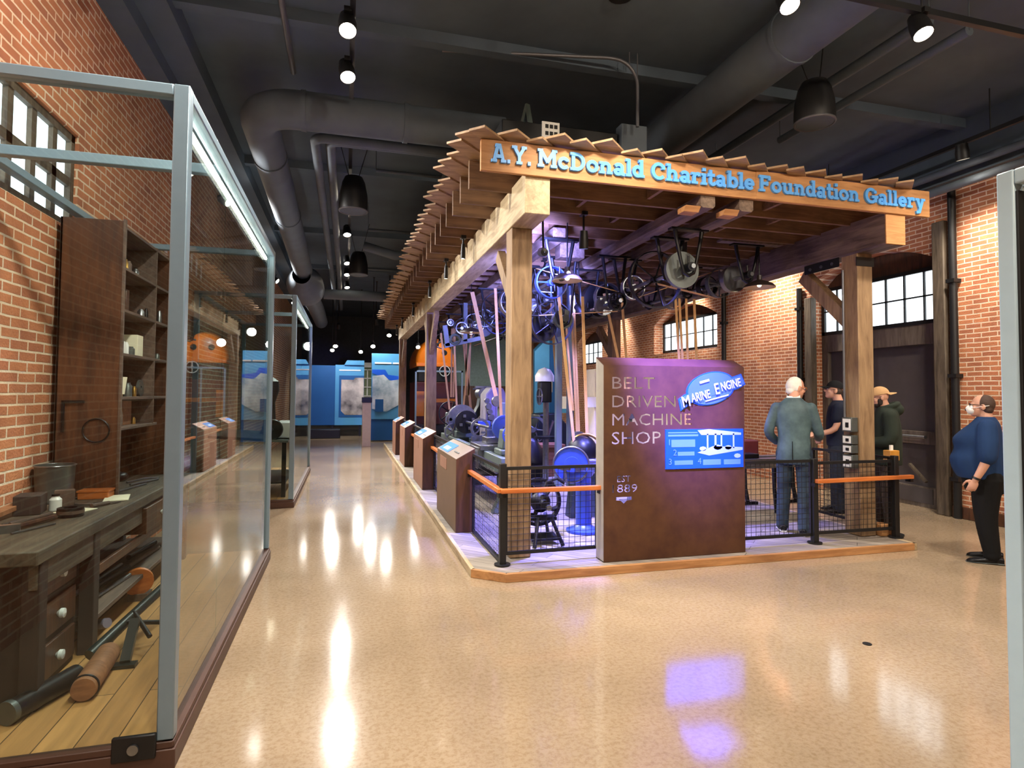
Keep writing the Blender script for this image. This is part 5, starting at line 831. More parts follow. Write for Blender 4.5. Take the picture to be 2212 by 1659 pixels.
t = thing('belt_motor', 'dark round bell-shaped motor with a brass ring behind the grinder', 'motor', (2.95, 7.3, PZ)); part('bell', B().sph((2.93, 7.25, .92), .2, (.95, 1.1, 1), 24, 14), M['iron'], t); part('ring', B().torus((2.96, 7.2, .92), (.5, .86, 0), .21, .02, 36, 8), M['brass'], t); part('stand', B().prism([(-.2, 0), (.2, 0), (.12, .7), (-.12, .7)], (2.95, 7.2, PZ), (1,0,0), (0,0,1), -.2), M['dkgreen'], t, .01)
t = thing('drill_table', 'blue-lit round table and vise at the left edge of the sign slab', 'machine', (2.85, 6.25, PZ)); part('post', B().cyl((2.9, 6.25, PZ), (2.9, 6.25, .7), .035).cyl((2.9, 6.25, PZ), (2.9, 6.25, PZ+.03), .12, n=20), M['steel'], t); part('vise', B().bx(2.74, 2.98, 6.15, 6.35, .70, .76).bx(2.74, 2.8, 6.15, 6.35, .76, .82).bx(2.9, 2.98, 6.15, 6.35, .76, .8), M['green'], t, .008)
# crate, tan pulley machine and dark press in the middle distance
t = thing('wooden_crate', 'open wooden crate on the platform in the middle distance', 'crate', (3.77, 11.0, PZ)); part('box', B().bx(3.5, 4.02, 10.9, 11.4, PZ, .66), M['crate'], t, .01); part('rim_board', B().bx(3.47, 4.05, 10.87, 11.43, .62, .68), M['crate'], t, .006); part('corner_batten', B().bx(3.68, 3.72, 10.88, 10.9, PZ, .62), M['dark_wood'], t)
t = thing('press_machine', 'dark machine with a large grey flat pulley behind the crate', 'machine', (3.9, 11.9, PZ)); part('body', B().prism([(-.25, 0), (.55, 0), (.5, .9), (.2, 1.18), (-.15, 1.15), (-.25, .7)], (3.95, 11.7, PZ), (1,0,0), (0,0,1), -.6), M['dkgreen'], t, .03); part('flat_pulley', B().wheel((3.66, 11.55, .92), (.7, .7, 0), .26, .14, 5, .02, .05), M['tin'], t); part('lever', B().tube([(3.95, 11.6, .8), (4.0, 11.55, 1.0), (4.02, 11.5, 1.1)], .03, 8), M['steel'], t)
t = thing('dark_bell', 'dark bell-shaped casting left of the wooden crate', 'casting', (3.2, 10.6, PZ)); part('bell', B().lathe([(.26, 0), (.26, .04), (.2, .2), (.1, .36), (.05, .42), (.001, .43)], (3.24, 10.4, .42), n=26), M['iron'], t); part('base', B().bx(3.05, 3.43, 10.2, 10.6, PZ, .42), M['iron'], t, .01)
t = thing('drill_press', 'dark drill press with a hooded grey top seen past the near post', 'machine', (3.2, 9.6, PZ)); part('column', B().cyl((3.26, 9.7, PZ), (3.26, 9.7, 1.9), .05), M['steel'], t); part('hood', B().lathe([(.16, 0), (.16, .1), (.1, .2), (.001, .24)], (3.2, 9.6, 1.85), n=20), M['porcelain'], t); part('head', B().bx(3.1, 3.3, 9.5, 9.7, 1.5, 1.85), M['iron'], t, .02); part('table', B().cyl((3.2, 9.55, .9), (3.2, 9.55, .94), .18, n=24), M['iron'], t); part('base', B().bx(3.0, 3.5, 9.4, 9.9, PZ, PZ+.05), M['iron'], t); part('wheel', B().wheel((3.08, 9.5, 1.6), (1,0,0), .14, .02, 4, .012, .02), M['steel'], t)
# planer with cast iron legs by the suited man
t = thing('planer_table', 'flat machine table on curved cast iron legs beside the suited man', 'machine', (5.0, 6.9, PZ)); part('table', B().bx(4.3, 5.5, 6.4, 6.52, .78, .86).bx(4.3, 5.5, 6.7, 6.82, .78, .86).bx(4.3, 5.5, 6.4, 6.82, .74, .78), M['steel'], t, .006); part('casting', B().bx(4.35, 5.2, 6.75, 7.0, .86, 1.06), M['red_dark'], t, .02)
for x in (4.65, 5.35):
    part('leg', B().tube([(x, 6.45, .74), (x+.02, 6.43, .5), (x-.02, 6.4, .3), (x-.08, 6.36, .15), (x-.13, 6.33, PZ+.015)], [.03, .025, .028, .028, .035], 8).tube([(x+.1, 6.45, .74), (x+.1, 6.43, .5), (x+.12, 6.4, .3)], [.03, .025, .025], 8).beam((x-.05, 6.4, .32), (x+.25, 6.4, .32), .03, .04), M['iron'], t); part('leg', B().tube([(x+.1, 6.78, .74), (x+.12, 6.8, .4), (x+.2, 6.85, PZ+.015)], [.03, .025, .035], 8), M['iron'], t)
part('vise', B().bx(4.72, 4.95, 6.42, 6.6, .86, .92), M['iron'], t, .01)
# switch boxes on the near right post
t = thing('switch_box', 'stack of grey electrical switch boxes on the near right post', 'switch box', (5.53, 5.6, .95))
for z, h, nm in ((1.24, .16, 'breaker_box'), (1.10, .10, 'meter_box'), (1.0, .09, 'toggle_box'), (.83, .15, 'outlet_box')):
    b_ = part(nm, B().bx(5.47, 5.555, 5.52, 5.66, z, z+h), M['tin'], t, .004)
    part('switch', B().bx(5.458, 5.47, 5.56, 5.6, z+h*.3, z+h*.65), M['black_metal'], b_); part('label_plate', B().bx(5.466, 5.47, 5.535, 5.645, z+h*.1, z+h*.9), M['white'], b_)
part('conduit', B().cyl((5.53, 5.68, 1.4), (5.53, 5.68, 3.1), .012, n=8), M['conduit'], t)
t = thing('pale_cabinet', 'cream machine cabinet glimpsed through the cut-out letters of the sign slab', 'cabinet', (4.6, 8.9, PZ)); part('housing', B().bx(3.74, 5.4, 8.75, 9.1, PZ, 2.04), M['cream'], t, .02); part('sign_plate', B().bx(3.58, 3.78, 8.72, 8.74, 1.44, 1.6), M['white'], t); part('door', B().bx(3.82, 4.56, 8.735, 8.75, .2, 1.96), M['cream'], t, .006); part('door', B().bx(4.6, 5.32, 8.735, 8.75, .2, 1.96), M['paper'], t, .006)  # invented pale box behind the slab, so its cut-outs read bright
part('hinge', B().cyl((3.8, 8.735, 1.0), (3.8, 8.735, 1.08), .01, n=8).cyl((3.8, 8.735, 1.3), (3.8, 8.735, 1.38), .01, n=8), M['iron'], t)
shaft('short counter shaft with four pulleys deep behind the near left post', 3.0, 3.12, 8.9, 14.5, [(9.2, .22, .1, 'w', 'steel'), (9.7, .12, .06, 'cone', 'steel'), (10.4, .28, .1, 'w', 'iron'), (12.2, .24, .12, 'w', 'blue_paint'), (13.4, .18, .1, 'solid', 'steel')], (9.0, 11.0, 14.2), 3.55)
t = thing('belt_stand', 'iron stand with three small pulleys under the belts behind the sign slab', 'machine', (4.7, 7.5, PZ)); part('frame', B().bx(4.5, 4.9, 7.4, 7.6, PZ, .12).bx(4.52, 4.56, 7.46, 7.54, .1, .98).bx(4.84, 4.88, 7.46, 7.54, .1, .98), M['iron'], t, .005); part('pulley', B().disc((4.57, 7.5, .98), (0,1,0), .09, .08).disc((4.65, 7.5, .98), (0,1,0), .07, .06).disc((4.81, 7.5, .98), (0,1,0), .08, .06), M['steel'], t)
t = thing('belt_stand', 'iron stand with one pulley under the steep grey belts behind the sign slab', 'machine', (3.97, 8.0, PZ)); part('frame', B().bx(3.85, 4.1, 7.9, 8.1, PZ, .12).bx(3.94, 4.0, 7.97, 8.03, .1, 1.38), M['steel'], t, .005); part('pulley', B().disc((3.97, 7.98, 1.38), (0,1,0), .09, .1), M['steel'], t)
t = thing('bench_spindle', 'small spindle stand under the wide slanting belt behind the lathe', 'machine', (2.45, 9.5, PZ)); part('column', B().bx(2.38, 2.5, 9.42, 9.58, PZ, 1.5), M['green'], t, .01); part('pulley', B().disc((2.36, 9.5, 1.52), (0,1,0), .09, .09), M['steel'], t)
t = thing('bench_spindle', 'small spindle stand under the wide double belt behind the round motor', 'machine', (3.29, 8.3, PZ)); part('column', B().bx(3.23, 3.35, 8.24, 8.36, PZ, 1.0), M['green'], t, .01); part('pulley', B().disc((3.29, 8.29, 1.0), (0,1,0), .1, .1), M['steel'], t)
# ================================================================ people
def V3(*a): return Vector(a)
SKIN = mat('skin', (.80, .60, .50), .5, var=.04, scale=6); SKIN2 = mat('skin_ruddy', (.76, .54, .44), .5, var=.05, scale=6)
def cloth(name, col, rough=.85, var=.10, scale=7, col2=None): return mat(name, col, rough, spec=.25, var=var, scale=scale, bump=.25, col2=col2)
def blob(name, b, m, parent, voxel=.008, smooth=6, label=None):
    """closed overlapping shapes fused into one continuous skin"""
    me = bpy.data.meshes.new(name); me.from_pydata(b.v, [], b.f); me.update(); o = bpy.data.objects.new('tmp', me); COL.objects.link(o)
    r = o.modifiers.new('r', 'REMESH'); r.mode = 'VOXEL'; r.voxel_size = voxel
    s = o.modifiers.new('s', 'SMOOTH'); s.factor = .5; s.iterations = smooth
    m2 = bpy.data.meshes.new_from_object(o.evaluated_get(bpy.context.evaluated_depsgraph_get())); bpy.data.objects.remove(o); bpy.data.meshes.remove(me)
    m2.name = name; m2.shade_smooth(); m2.materials.clear(); m2.materials.append(m)
    o = link(name, m2); o.parent = parent
    if label: o['label'] = label
    return o
def limb(b, pts, rad, n=14, sub=4):
    """rounded tapering tube through the joints"""
    P = [Vector(p) for p in pts]; out, rr = [], []
    for i in range(len(P)-1):
        for k in range(sub):
            t = k/sub; p0 = P[max(i-1, 0)]; p1, p2 = P[i], P[i+1]; p3 = P[min(i+2, len(P)-1)]
            q = .5*((2*p1)+(p2-p0)*t+(2*p0-5*p1+4*p2-p3)*t*t+(3*p1-p0-3*p2+p3)*t**3); out.append(q); rr.append(rad[i]+(rad[i+1]-rad[i])*t)
    out.append(P[-1]); rr.append(rad[-1]); b.tube(out, rr, n); b.sph(P[0], rad[0]*.98, n=12, m=8); b.sph(P[-1], rad[-1]*.98, n=12, m=8)
def stack(b, secs, n=22):
    """elliptic sections (cx, cy, z, rx, ry) lofted upwards, smoothly interpolated"""
    out = []
    for i in range(len(secs)-1):
        p = [secs[max(i-1, 0)], secs[i], secs[i+1], secs[min(i+2, len(secs)-1)]]
        for k in range(4):
            t = k/4; out.append([.5*(2*p[1][j]+(p[2][j]-p[0][j])*t+(2*p[0][j]-5*p[1][j]+4*p[2][j]-p[3][j])*t*t+(3*p[1][j]-p[0][j]-3*p[2][j]+p[3][j])*t**3) for j in range(5)])
    out.append(secs[-1])
    b.loft([[Vector((cx+math.cos(2*PI*i/n)*rx, cy+math.sin(2*PI*i/n)*ry, z)) for i in range(n)] for cx, cy, z, rx, ry in out])
def hand(b, wrist, d, palm_n, side, curl=.5, s=1.0):
    """palm, four bent fingers of unequal length and a thumb; d = direction of the hand, palm_n = palm normal, side = +1 thumb on the palm_n x d side"""
    d = Vector(d).normalized(); n = Vector(palm_n); n = (n-d*n.dot(d)).normalized(); u = n.cross(d)*side; w = Vector(wrist)
    def ell(c, a, bb, cc):
        rings = []
        for k in range(9):
            t = PI*k/8; rr = max(math.sin(t), .02); rings.append([c-d*math.cos(t)*a+u*math.cos(2*PI*i/14)*bb*rr+n*math.sin(2*PI*i/14)*cc*rr for i in range(14)])
        b.loft(rings)
    ell(w+d*.05*s, .055*s, .042*s, .018*s)
    for i, (off, L) in enumerate(((.030, .072), (.010, .082), (-.011, .076), (-.031, .058))):
        p = w+d*(.088-.004*abs(i-1))*s+u*off*s; pts = [p-d*.015*s, p]; a = .15
        for k, f in enumerate((.45, .32, .23)):
            a += curl*(.7 if k == 0 else .9)*(1+.08*i); p = p+(d*math.cos(a)+n*math.sin(a))*L*f*s; pts.append(p)
        b.tube(pts, [.0095*s, .0095*s, .009*s, .0085*s, .007*s], 8); b.sph(pts[-1], .0072*s, n=8, m=6)
    p = w+d*.02*s+u*.034*s; pts = [p, p+(d*.6+u*.7+n*.25).normalized()*.036*s]; pts.append(pts[1]+(d*.85+u*.25+n*.45).normalized()*.032*s); pts.append(pts[2]+(d*.9+n*.4).normalized()*.024*s); b.tube(pts, [.015*s, .0125*s, .0105*s, .008*s], 8); b.sph(pts[-1], .0082*s, n=8, m=6)
class Head:
    def __init__(s, at, yaw=0, pitch=0, k=1.0):
        s.R = Euler((pitch, 0, yaw)).to_matrix(); s.at = Vector(at); s.k = k
    def p(s, x, y, z): return s.at+s.R@Vector((x*s.k, y*s.k, z*s.k))
    def ell(s, b, c, r, n=18, m=12):
        rings = []
        for k in range(m+1):
            t = PI*k/m; rr = max(math.sin(t), .01); rings.append([s.p(c[0]+math.cos(2*PI*i/n)*rr*r[0], c[1]+math.sin(2*PI*i/n)*rr*r[1], c[2]-math.cos(t)*r[2]) for i in range(n)])
        b.loft(rings)
    def skull(s, b, jowl=0):
        s.ell(b, (0, -.012, .02), (.074, .096, .098)); s.ell(b, (0, .028, -.045), (.060, .062, .072)); s.ell(b, (0, .052, -.088), (.036+jowl, .036, .028)); s.ell(b, (0, .07, .012), (.05, .022, .02))
        b.tube([s.p(0, .082, .018), s.p(0, .098, -.006), s.p(0, .108, -.022), s.p(0, .094, -.034)], [.009*s.k, .012*s.k, .015*s.k, .012*s.k], 10)
        for sx in (-1, 1): s.ell(b, (sx*.077, -.012, -.012), (.010, .022, .034), 10, 8); s.ell(b, (sx*.04, .058, -.03), (.022, .02, .024), 10, 8)
        s.ell(b, (0, .084, -.056), (.022, .009, .006), 10, 6); s.ell(b, (0, .082, -.066), (.018, .009, .007), 10, 6)
    def eyes(s, root):
        for sx in (-1, 1):
            b = B(); s.ell(b, (sx*.031, .079, .005), (.012, .010, .008), 10, 8); part('eye', b, M['porcelain'], root); b = B(); s.ell(b, (sx*.031, .087, .005), (.0055, .004, .0055), 10, 6); part('pupil', b, M['iron'], root)
def glasses(h, root, m):
    b = B()
    for sx in (-1, 1):
        b.tube([h.p(sx*.031+math.cos(2*PI*i/16)*.021, .097, .004+math.sin(2*PI*i/16)*.016) for i in range(16)], .0022, 6, closed=True); b.tube([h.p(sx*.052, .096, .008), h.p(sx*.078, .06, .01), h.p(sx*.083, -.01, .006)], .003, 6)
    b.tube([h.p(-.01, .1, .006), h.p(.01, .1, .006)], .002, 6); part('glasses', b, m, root)
def cap(h, root, m, back=False, up=.03):
    b = B(); rings = []
    for k in range(9):
        t = PI/2*k/8; rings.append([h.p(math.cos(2*PI*i/24)*math.cos(t)*.087, -.012+math.sin(2*PI*i/24)*math.cos(t)*.108, up+math.sin(t)*.098) for i in range(24)])
    b.loft(rings); s = -1 if back else 1; y0 = -.012
    arc = [(math.sin(a)*.078, math.cos(a)) for a in [(-1.2+2.4*i/10) for i in range(11)]]
    top = [h.p(x, y0+s*(.04+c*.062), up+.004) for x, c in arc]; out = [h.p(x*.92, y0+s*(.05+c*.135), up-.016-.008*(1-c)) for x, c in arc]
    n = len(arc); dz = h.R@Vector((0, 0, -.006)); b.add(top+out+[p+dz for p in top]+[p+dz for p in out], [f for i in range(n-1) for f in ((i, i+1, n+i+1, n+i), (2*n+i, 3*n+i, 3*n+i+1, 2*n+i+1), (n+i, n+i+1, 3*n+i+1, 3*n+i))])
    part('cap', b, m, root, sharp=1)
def rotz(root, a): root.rotation_euler.z = a
def shoe(b, ankle, yaw, L=.28, w=.048):
    x, y, _ = ankle; d = Vector((-math.sin(yaw), math.cos(yaw), 0)); u = Vector((d.y, -d.x, 0)); c = Vector((x, y, 0))
    prof = [(-.30, .034, .075), (-.2, .04, .085), (.0, .042, .085), (.2, .046, .065), (.42, .05, .05), (.58, .045, .04), (.68, .02, .02)]
    b.loft([[c+d*(t*L)+u*math.cos(2*PI*i/12)*ww+Vector((0, 0, max(.004, hh*.5+math.sin(2*PI*i/12)*hh*.5))) for i in range(12)] for t, ww, hh in prof])
def figure(label, loc, rz, k, head, arms, legs_, skin, torso, build, wear):
    """build and wear are callables that add the clothing; the skin is one continuous surface under it"""
    root = thing('person', label, 'person', (0, 0, 0)); b = B(); H = Head(*head)
    H.skull(b); nk = Vector(torso['neck']); limb(b, [nk, nk.lerp(H.at, .55)+Vector((0, -.01, 0)), H.p(0, -.02, -.03)], [.066, .056, .058])
    stack(b, torso['secs'])
    for s, (sh, el, wr, hd, pn, curl) in arms.items():
        limb(b, [(sh[0]*.93, sh[1], sh[2]-.01), el, wr], [.042*torso['fat'], .040*torso['fat'], .028]); hand(b, wr, hd, pn, -s, curl)
    for hip, kn, an, yaw in legs_: limb(b, [hip, kn, an, (an[0], an[1], .05)], [.082, .056, .040, .038])
    blob('body', b, skin, root, .0065, 4); H.eyes(root); wear(root, H, arms, legs_)
    root.location = loc; root.rotation_euler.z = rz; root.scale = (k, k, k)
    return root
def trousers(root, legs_, m, waist, r=(.098, .075, .066), hem=.06, belt=True):
    b = B(); stack(b, waist)
    for hip, kn, an, yaw in legs_: limb(b, [hip, kn, (an[0], an[1], an[2]+.02), (an[0], an[1]+.005, hem)], [r[0], r[1], r[2], r[2]*1.0], sub=5)
    blob('trousers', b, m, root, .009, 5)
def shoes(root, legs_, m, sole=None, L=.28):
    for hip, kn, an, yaw in legs_:
        b = B(); shoe(b, an, yaw, L); limb(b, [(an[0], an[1], .07), (an[0], an[1], .1)], [.045, .045], sub=1); o = blob('shoe', b, m, root, .007, 3)
        if sole: bb = B(); shoe(bb, an, yaw, L*1.02, .05); bb.v = [(x, y, z*.28) for x, y, z in bb.v]; part('sole', bb, sole, o)
# ---- elderly man in a dark suit, seen from behind, looking right
def wear_suit(root, H, arms, legs_):
    suit = cloth('suit_cloth', (.33, .41, .42), .5, .12, 5, (.20, .26, .28)); b = B()
    stack(b, [(0, -.005, .80, .185, .145), (0, -.005, .90, .18, .145), (0, 0, 1.05, .165, .135), (0, .005, 1.2, .180, .138), (0, 0, 1.33, .192, .13), (0, -.005, 1.41, .175, .105), (0, -.005, 1.47, .11, .082), (0, -.005, 1.50, .08, .072)])
    for s, (sh, el, wr, hd, pn, curl) in arms.items():
        d = (Vector(wr)-Vector(el)).normalized(); limb(b, [(sh[0]*.92, sh[1], sh[2]), el, Vector(wr)-d*.012], [.064, .055, .045], sub=5)
    blob('jacket', b, suit, root, .009, 5)
    trousers(root, legs_, cloth('suit_trouser_cloth', (.21, .27, .33), .6, .12, 5, (.12, .16, .21)), [(0, -.01, .76, .175, .135), (0, -.01, .9, .18, .13), (0, 0, 1.02, .165, .12)]); shoes(root, legs_, M['iron'], M['porcelain'])
    b = B(); b.loft([B().ring((0, -.012+.012*k, 1.485+.022*k), (0, -.2, 1), .076-.004*k, 20) for k in range(3)], False); part('shirt_collar', b, M['white'], root)
    for s, (sh, el, wr, hd, pn, curl) in arms.items():
        d = (Vector(wr)-Vector(el)).normalized(); part('shirt_cuff', B().cyl(Vector(wr)-d*.02, Vector(wr)+d*.006, .040, n=16), M['white'], root)
    hr = mat('white_hair', (.86, .84, .80), .8, var=.06, scale=40, bump=.4); b = B(); H.ell(b, (0, -.020, .020), (.0780, .092, .101)); H.ell(b, (-.066, -.02, -.005), (.016, .036, .04)); H.ell(b, (.066, -.02, -.005), (.016, .036, .04)); H.ell(b, (0, -.06, -.04), (.055, .045, .045)); blob('hair', b, hr, root, .007, 3); glasses(H, root, M['rail'])
    part('vent_seam', B().bx(-.004, .004, -.158, -.152, .82, 1.02), M['iron'], root)
arms_suit = {-1: (V3(-.19, -.01, 1.385), V3(-.255, -.03, 1.12), V3(-.19, .12, .99), V3(.35, .8, -.3), V3(.9, -.2, 0), .5), 1: (V3(.19, -.01, 1.385), V3(.245, .04, 1.12), V3(.23, .27, 1.04), V3(.1, .95, -.25), V3(-.8, 0, -.5), .55)}
legs_suit = [(V3(-.095, 0, .88), V3(-.11, .03, .48), V3(-.13, .03, .085), .25), (V3(.095, 0, .88), V3(.10, -.0, .48), V3(.105, -.09, .085), -.15)]
T0 = dict(neck=(0, -.015, 1.45), fat=1, secs=[(0, 0, .80, .15, .11), (0, 0, .92, .155, .115), (0, 0, 1.08, .135, .10), (0, 0, 1.28, .16, .11), (0, 0, 1.40, .15, .085), (0, -.01, 1.47, .07, .06)])
figure('elderly man in a dark green-grey suit seen from behind beside the black fence post', (4.985, 5.86, PZ), -.80, 1.03, ((.02, .055, 1.61), -.85, -.16, 1.04), arms_suit, legs_suit, SKIN2, T0, None, wear_suit)
# ---- man in black cap and navy shirt behind the post
def tee(root, arms, m, secs, sleeve=.55, r=(.075, .066), fat=1.0, nm='shirt'):
    b = B(); stack(b, secs)
    for s, (sh, el, wr, hd, pn, curl) in arms.items():
        e = Vector(sh).lerp(Vector(el), sleeve) if sleeve <= 1 else Vector(el).lerp(Vector(wr), sleeve-1); pts = [(sh[0]*.93, sh[1], sh[2]), e] if sleeve <= 1 else [(sh[0]*.93, sh[1], sh[2]), el, e]
        limb(b, pts, [r[0]*fat]+[r[1]*fat]*(len(pts)-1), sub=5)
    blob(nm, b, m, root, .009, 5)
TEE = [(0, 0, .88, .185, .135), (0, 0, 1.0, .18, .14), (0, 0, 1.2, .19, .14), (0, 0, 1.34, .205, .125), (0, 0, 1.42, .185, .10), (0, -.01, 1.475, .09, .075), (0, -.01, 1.49, .075, .068)]
def wear_navy(root, H, arms, legs_):
    tee(root, arms, cloth('navy_shirt', (.10, .12, .19)), TEE); trousers(root, legs_, cloth('dark_jeans', (.15, .17, .22)), [(0, 0, .78, .165, .125), (0, 0, .92, .17, .12), (0, 0, 1.0, .16, .115)]); shoes(root, legs_, M['iron'])
    cap(H, root, cloth('black_cap', (.07, .07, .08)), False, .035); glasses(H, root, M['iron']); b = B(); H.ell(b, (0, -.03, .0), (.08, .078, .07)); blob('hair', b, mat('short_dark_hair', (.25, .20, .17), .8, var=.1, scale=40), root, .008, 2)
arms_navy = {-1: (V3(-.2, 0, 1.39), V3(-.235, .05, 1.12), V3(-.19, .29, 1.03), V3(.1, .95, -.15), V3(.6, 0, -.8), .45), 1: (V3(.2, 0, 1.39), V3(.24, .02, 1.12), V3(.2, .24, 1.0), V3(0, .95, -.2), V3(-.6, 0, -.8), .4)}
legs_std = [(V3(-.09, 0, .88), V3(-.10, .01, .48), V3(-.105, -.01, .085), .12), (V3(.09, 0, .88), V3(.10, .02, .48), V3(.11, .02, .085), -.12)]
figure('man in a black cap and navy shirt standing behind the near right post, facing left', (6.74, 7.05, 0), .88, 1.06, ((0, .04, 1.625), .1, .18, 1.02), arms_navy, legs_std, SKIN, T0, None, wear_navy)
# ---- man in tan backward cap and dark green hooded jacket
def wear_hood(root, H, arms, legs_):
    m = cloth('dark_green_jacket', (.16, .19, .16), .9, .12, 5); b = B(); stack(b, [(0, -.01, .78, .21, .165), (0, -.01, .95, .21, .17), (0, -.01, 1.2, .215, .165), (0, -.01, 1.34, .215, .145), (0, -.015, 1.43, .19, .12), (0, -.015, 1.49, .11, .10)])
    for s, (sh, el, wr, hd, pn, curl) in arms.items(): limb(b, [(sh[0]*.95, sh[1], sh[2]), el, wr], [.085, .075, .055], sub=5)
    b.sph((0, -.13, 1.46), .105, (1.1, .75, .75), 16, 10); b.torus((0, -.045, 1.50), (0, .35, 1), .10, .035, 24, 8); blob('hooded_jacket', b, m, root, .009, 5)
    trousers(root, legs_, cloth('brown_trousers', (.30, .25, .22)), [(0, 0, .74, .165, .125), (0, 0, .9, .17, .12), (0, 0, 1.0, .16, .115)]); shoes(root, legs_, M['cream'])
    cap(H, root, cloth('tan_cap', (.78, .62, .44)), True, .03); b = B(); H.ell(b, (0, .045, -.085), (.052, .045, .04)); H.ell(b, (-.058, .015, -.055), (.014, .03, .045)); H.ell(b, (.058, .015, -.055), (.014, .03, .045)); blob('beard', b, mat('dark_beard', (.16, .12, .10), .85, var=.1, scale=40, bump=.4), root, .007, 2); glasses(H, root, M['iron'])
arms_hood = {-1: (V3(-.21, 0, 1.38), V3(-.26, .02, 1.10), V3(-.12, .24, 1.06), V3(.6, .75, 0), V3(.3, -.3, -.9), .5), 1: (V3(.21, 0, 1.38), V3(.27, .02, 1.10), V3(.16, .24, 1.04), V3(-.5, .8, 0), V3(-.3, -.3, -.9), .5)}
figure('bearded man in a tan backward cap and dark green hooded jacket right of the post', (6.56, 6.1, 0), 1.0, 1.01, ((0, .06, 1.615), 0, -.22, 1.03), arms_hood, legs_std, SKIN, T0, None, wear_hood)
# ---- woman in a blue shirt and white mask by the right wall
def wear_blue(root, H, arms, legs_):
    m = cloth('blue_tee', (.11, .21, .36), .85, .10, 5); b = B(); stack(b, [(0, .03, .84, .235, .205), (0, .055, .93, .235, .225), (0, .065, 1.03, .235, .23), (0, .05, 1.13, .222, .208), (0, .055, 1.23, .22, .212), (0, .03, 1.31, .218, .175), (0, -.005, 1.39, .195, .125), (0, -.015, 1.45, .10, .085), (0, -.015, 1.465, .08, .075)])
    for s, (sh, el, wr, hd, pn, curl) in arms.items(): limb(b, [(sh[0]*.95, sh[1], sh[2]), Vector(sh).lerp(Vector(el), .5), Vector(sh).lerp(Vector(el), 1.02)], [.09, .095, .083], sub=5)
    blob('shirt', b, m, root, .009, 5)
    trousers(root, legs_, cloth('black_trousers', (.06, .06, .065)), [(0, 0, .70, .19, .17), (0, .01, .82, .215, .19), (0, .03, .92, .215, .20)], (.135, .098, .072), .09); shoes(root, legs_, M['iron'], M['tin'], .31)
    b = B(); H.ell(b, (0, -.028, .022), (.083, .092, .098)); H.ell(b, (0, -.05, -.03), (.074, .058, .06)); blob('hair', b, mat('short_brown_hair', (.27, .19, .15), .75, var=.12, scale=35, bump=.4), root, .007, 3)
    b = B(); H.ell(b, (0, .075, -.048), (.054, .05, .052)); H.ell(b, (0, .098, -.038), (.03, .034, .034)); o = blob('face_mask', b, M['white'], root, .007, 3); s = B()
    for sx in (-1, 1): s.tube([H.p(sx*.05, .08, -.03), H.p(sx*.08, .02, -.012), H.p(sx*.082, -.06, .01)], .003, 6)
    part('mask_strap', s, M['white'], root); part('mask_vent', (lambda q: (H.ell(q, (.022, .126, -.052), (.012, .008, .012), 10, 8), q)[1])(B()), M['iron'], root); glasses(H, root, M['iron'])
    wr, el = Vector(arms[-1][2]), Vector(arms[-1][1]); d = (wr-el).normalized(); part('wrist_watch', B().cyl(wr-d*.03, wr-d*.008, .037, n=18), M['black_metal'], root)
arms_blue = {-1: (V3(-.205, -.01, 1.36), V3(-.27, .0, 1.08), V3(-.275, .10, .84), V3(0, .35, -.9), V3(1, 0, 0), .6), 1: (V3(.205, -.01, 1.36), V3(.27, .0, 1.08), V3(.27, .02, .84), V3(0, .2, -.95), V3(-1, 0, 0), .6)}
legs_blue = [(V3(-.11, -.01, .84), V3(-.115, .01, .46), V3(-.12, -.03, .085), .1), (V3(.11, -.01, .84), V3(.115, .0, .46), V3(.13, -.05, .085), -.1)]
TW = dict(neck=(0, -.02, 1.43), fat=1.18, secs=[(0, .02, .76, .19, .15), (0, .05, .95, .21, .19), (0, .04, 1.1, .19, .18), (0, .03, 1.24, .185, .17), (0, -.005, 1.37, .15, .10), (0, -.015, 1.44, .07, .06)])
figure('woman in a navy blue shirt and white face mask standing before the brick wall', (6.22, 4.62, 0), .72, .985, ((0, .02, 1.575), .0, .08, .98), arms_blue, legs_blue, SKIN, TW, None, wear_blue)
# ================================================================ the far end of the hall
def panel(nm, lab, cat, x0, x1, y, z0, z1, m, tk=.12, bev=.006): return thing_panel(nm, lab, cat, x0, x1, y, z0, z1, m, tk, bev)
def thing_panel(nm, lab, cat, x0, x1, y, z0, z1, m, tk, bev):
    t = thing(nm, lab, cat, ((x0+x1)/2, y, 0)); part('board', B().bx(x0, x1, y, y+tk, z0, z1), m, t, bev); return t
def photo(t, poly, y, m, nm='picture'): part(nm, B().prism(poly, (0, y, 0), (1,0,0), (0,0,1), .004), m, t)
grey_photo = mat('monochrome_photo_print', (.86, .82, .80), .6, scale=1.4, col2=(.16, .16, .18), detail=6); blue_photo = mat('blue_photo_print', (.88, .92, .94), .6, scale=1.6, col2=(.25, .45, .58), detail=6)
t = panel('graphic_wall', 'dark blue wall with a big grey photograph at the end of the aisle', 'graphic panel', -1.6, -.42, 23.5, .42, 2.65, M['wall_blue']); part('light_board', B().bx(-.42, .63, 23.48, 23.6, .42, 2.68), M['wall_teal'], t); part('header', B().prism([(-.1, 2.68), (.0, 2.85), (.63, 2.85), (.63, 2.68)], (0, 23.5, 0), (1,0,0), (0,0,1), .1), M['wall_teal'], t); part('dark_border', B().bx(-.28, .63, 23.465, 23.48, .72, 2.28), M['wall_blue'], t)
photo(t, [(-.2, .95), (-.05, .8), (.62, .8), (.62, 2.2), (.3, 2.2), (.25, 2.12), (-.2, 2.12)], 23.46, grey_photo); part('title_line', B().bx(-.28, .5, 23.46, 23.48, 2.46, 2.5), M['white'], t)
for x in (-1.4, -.5, .5): part('support', B().bx(x-.04, x+.04, 23.52, 23.58, 0, .42), M['black_metal'], t)
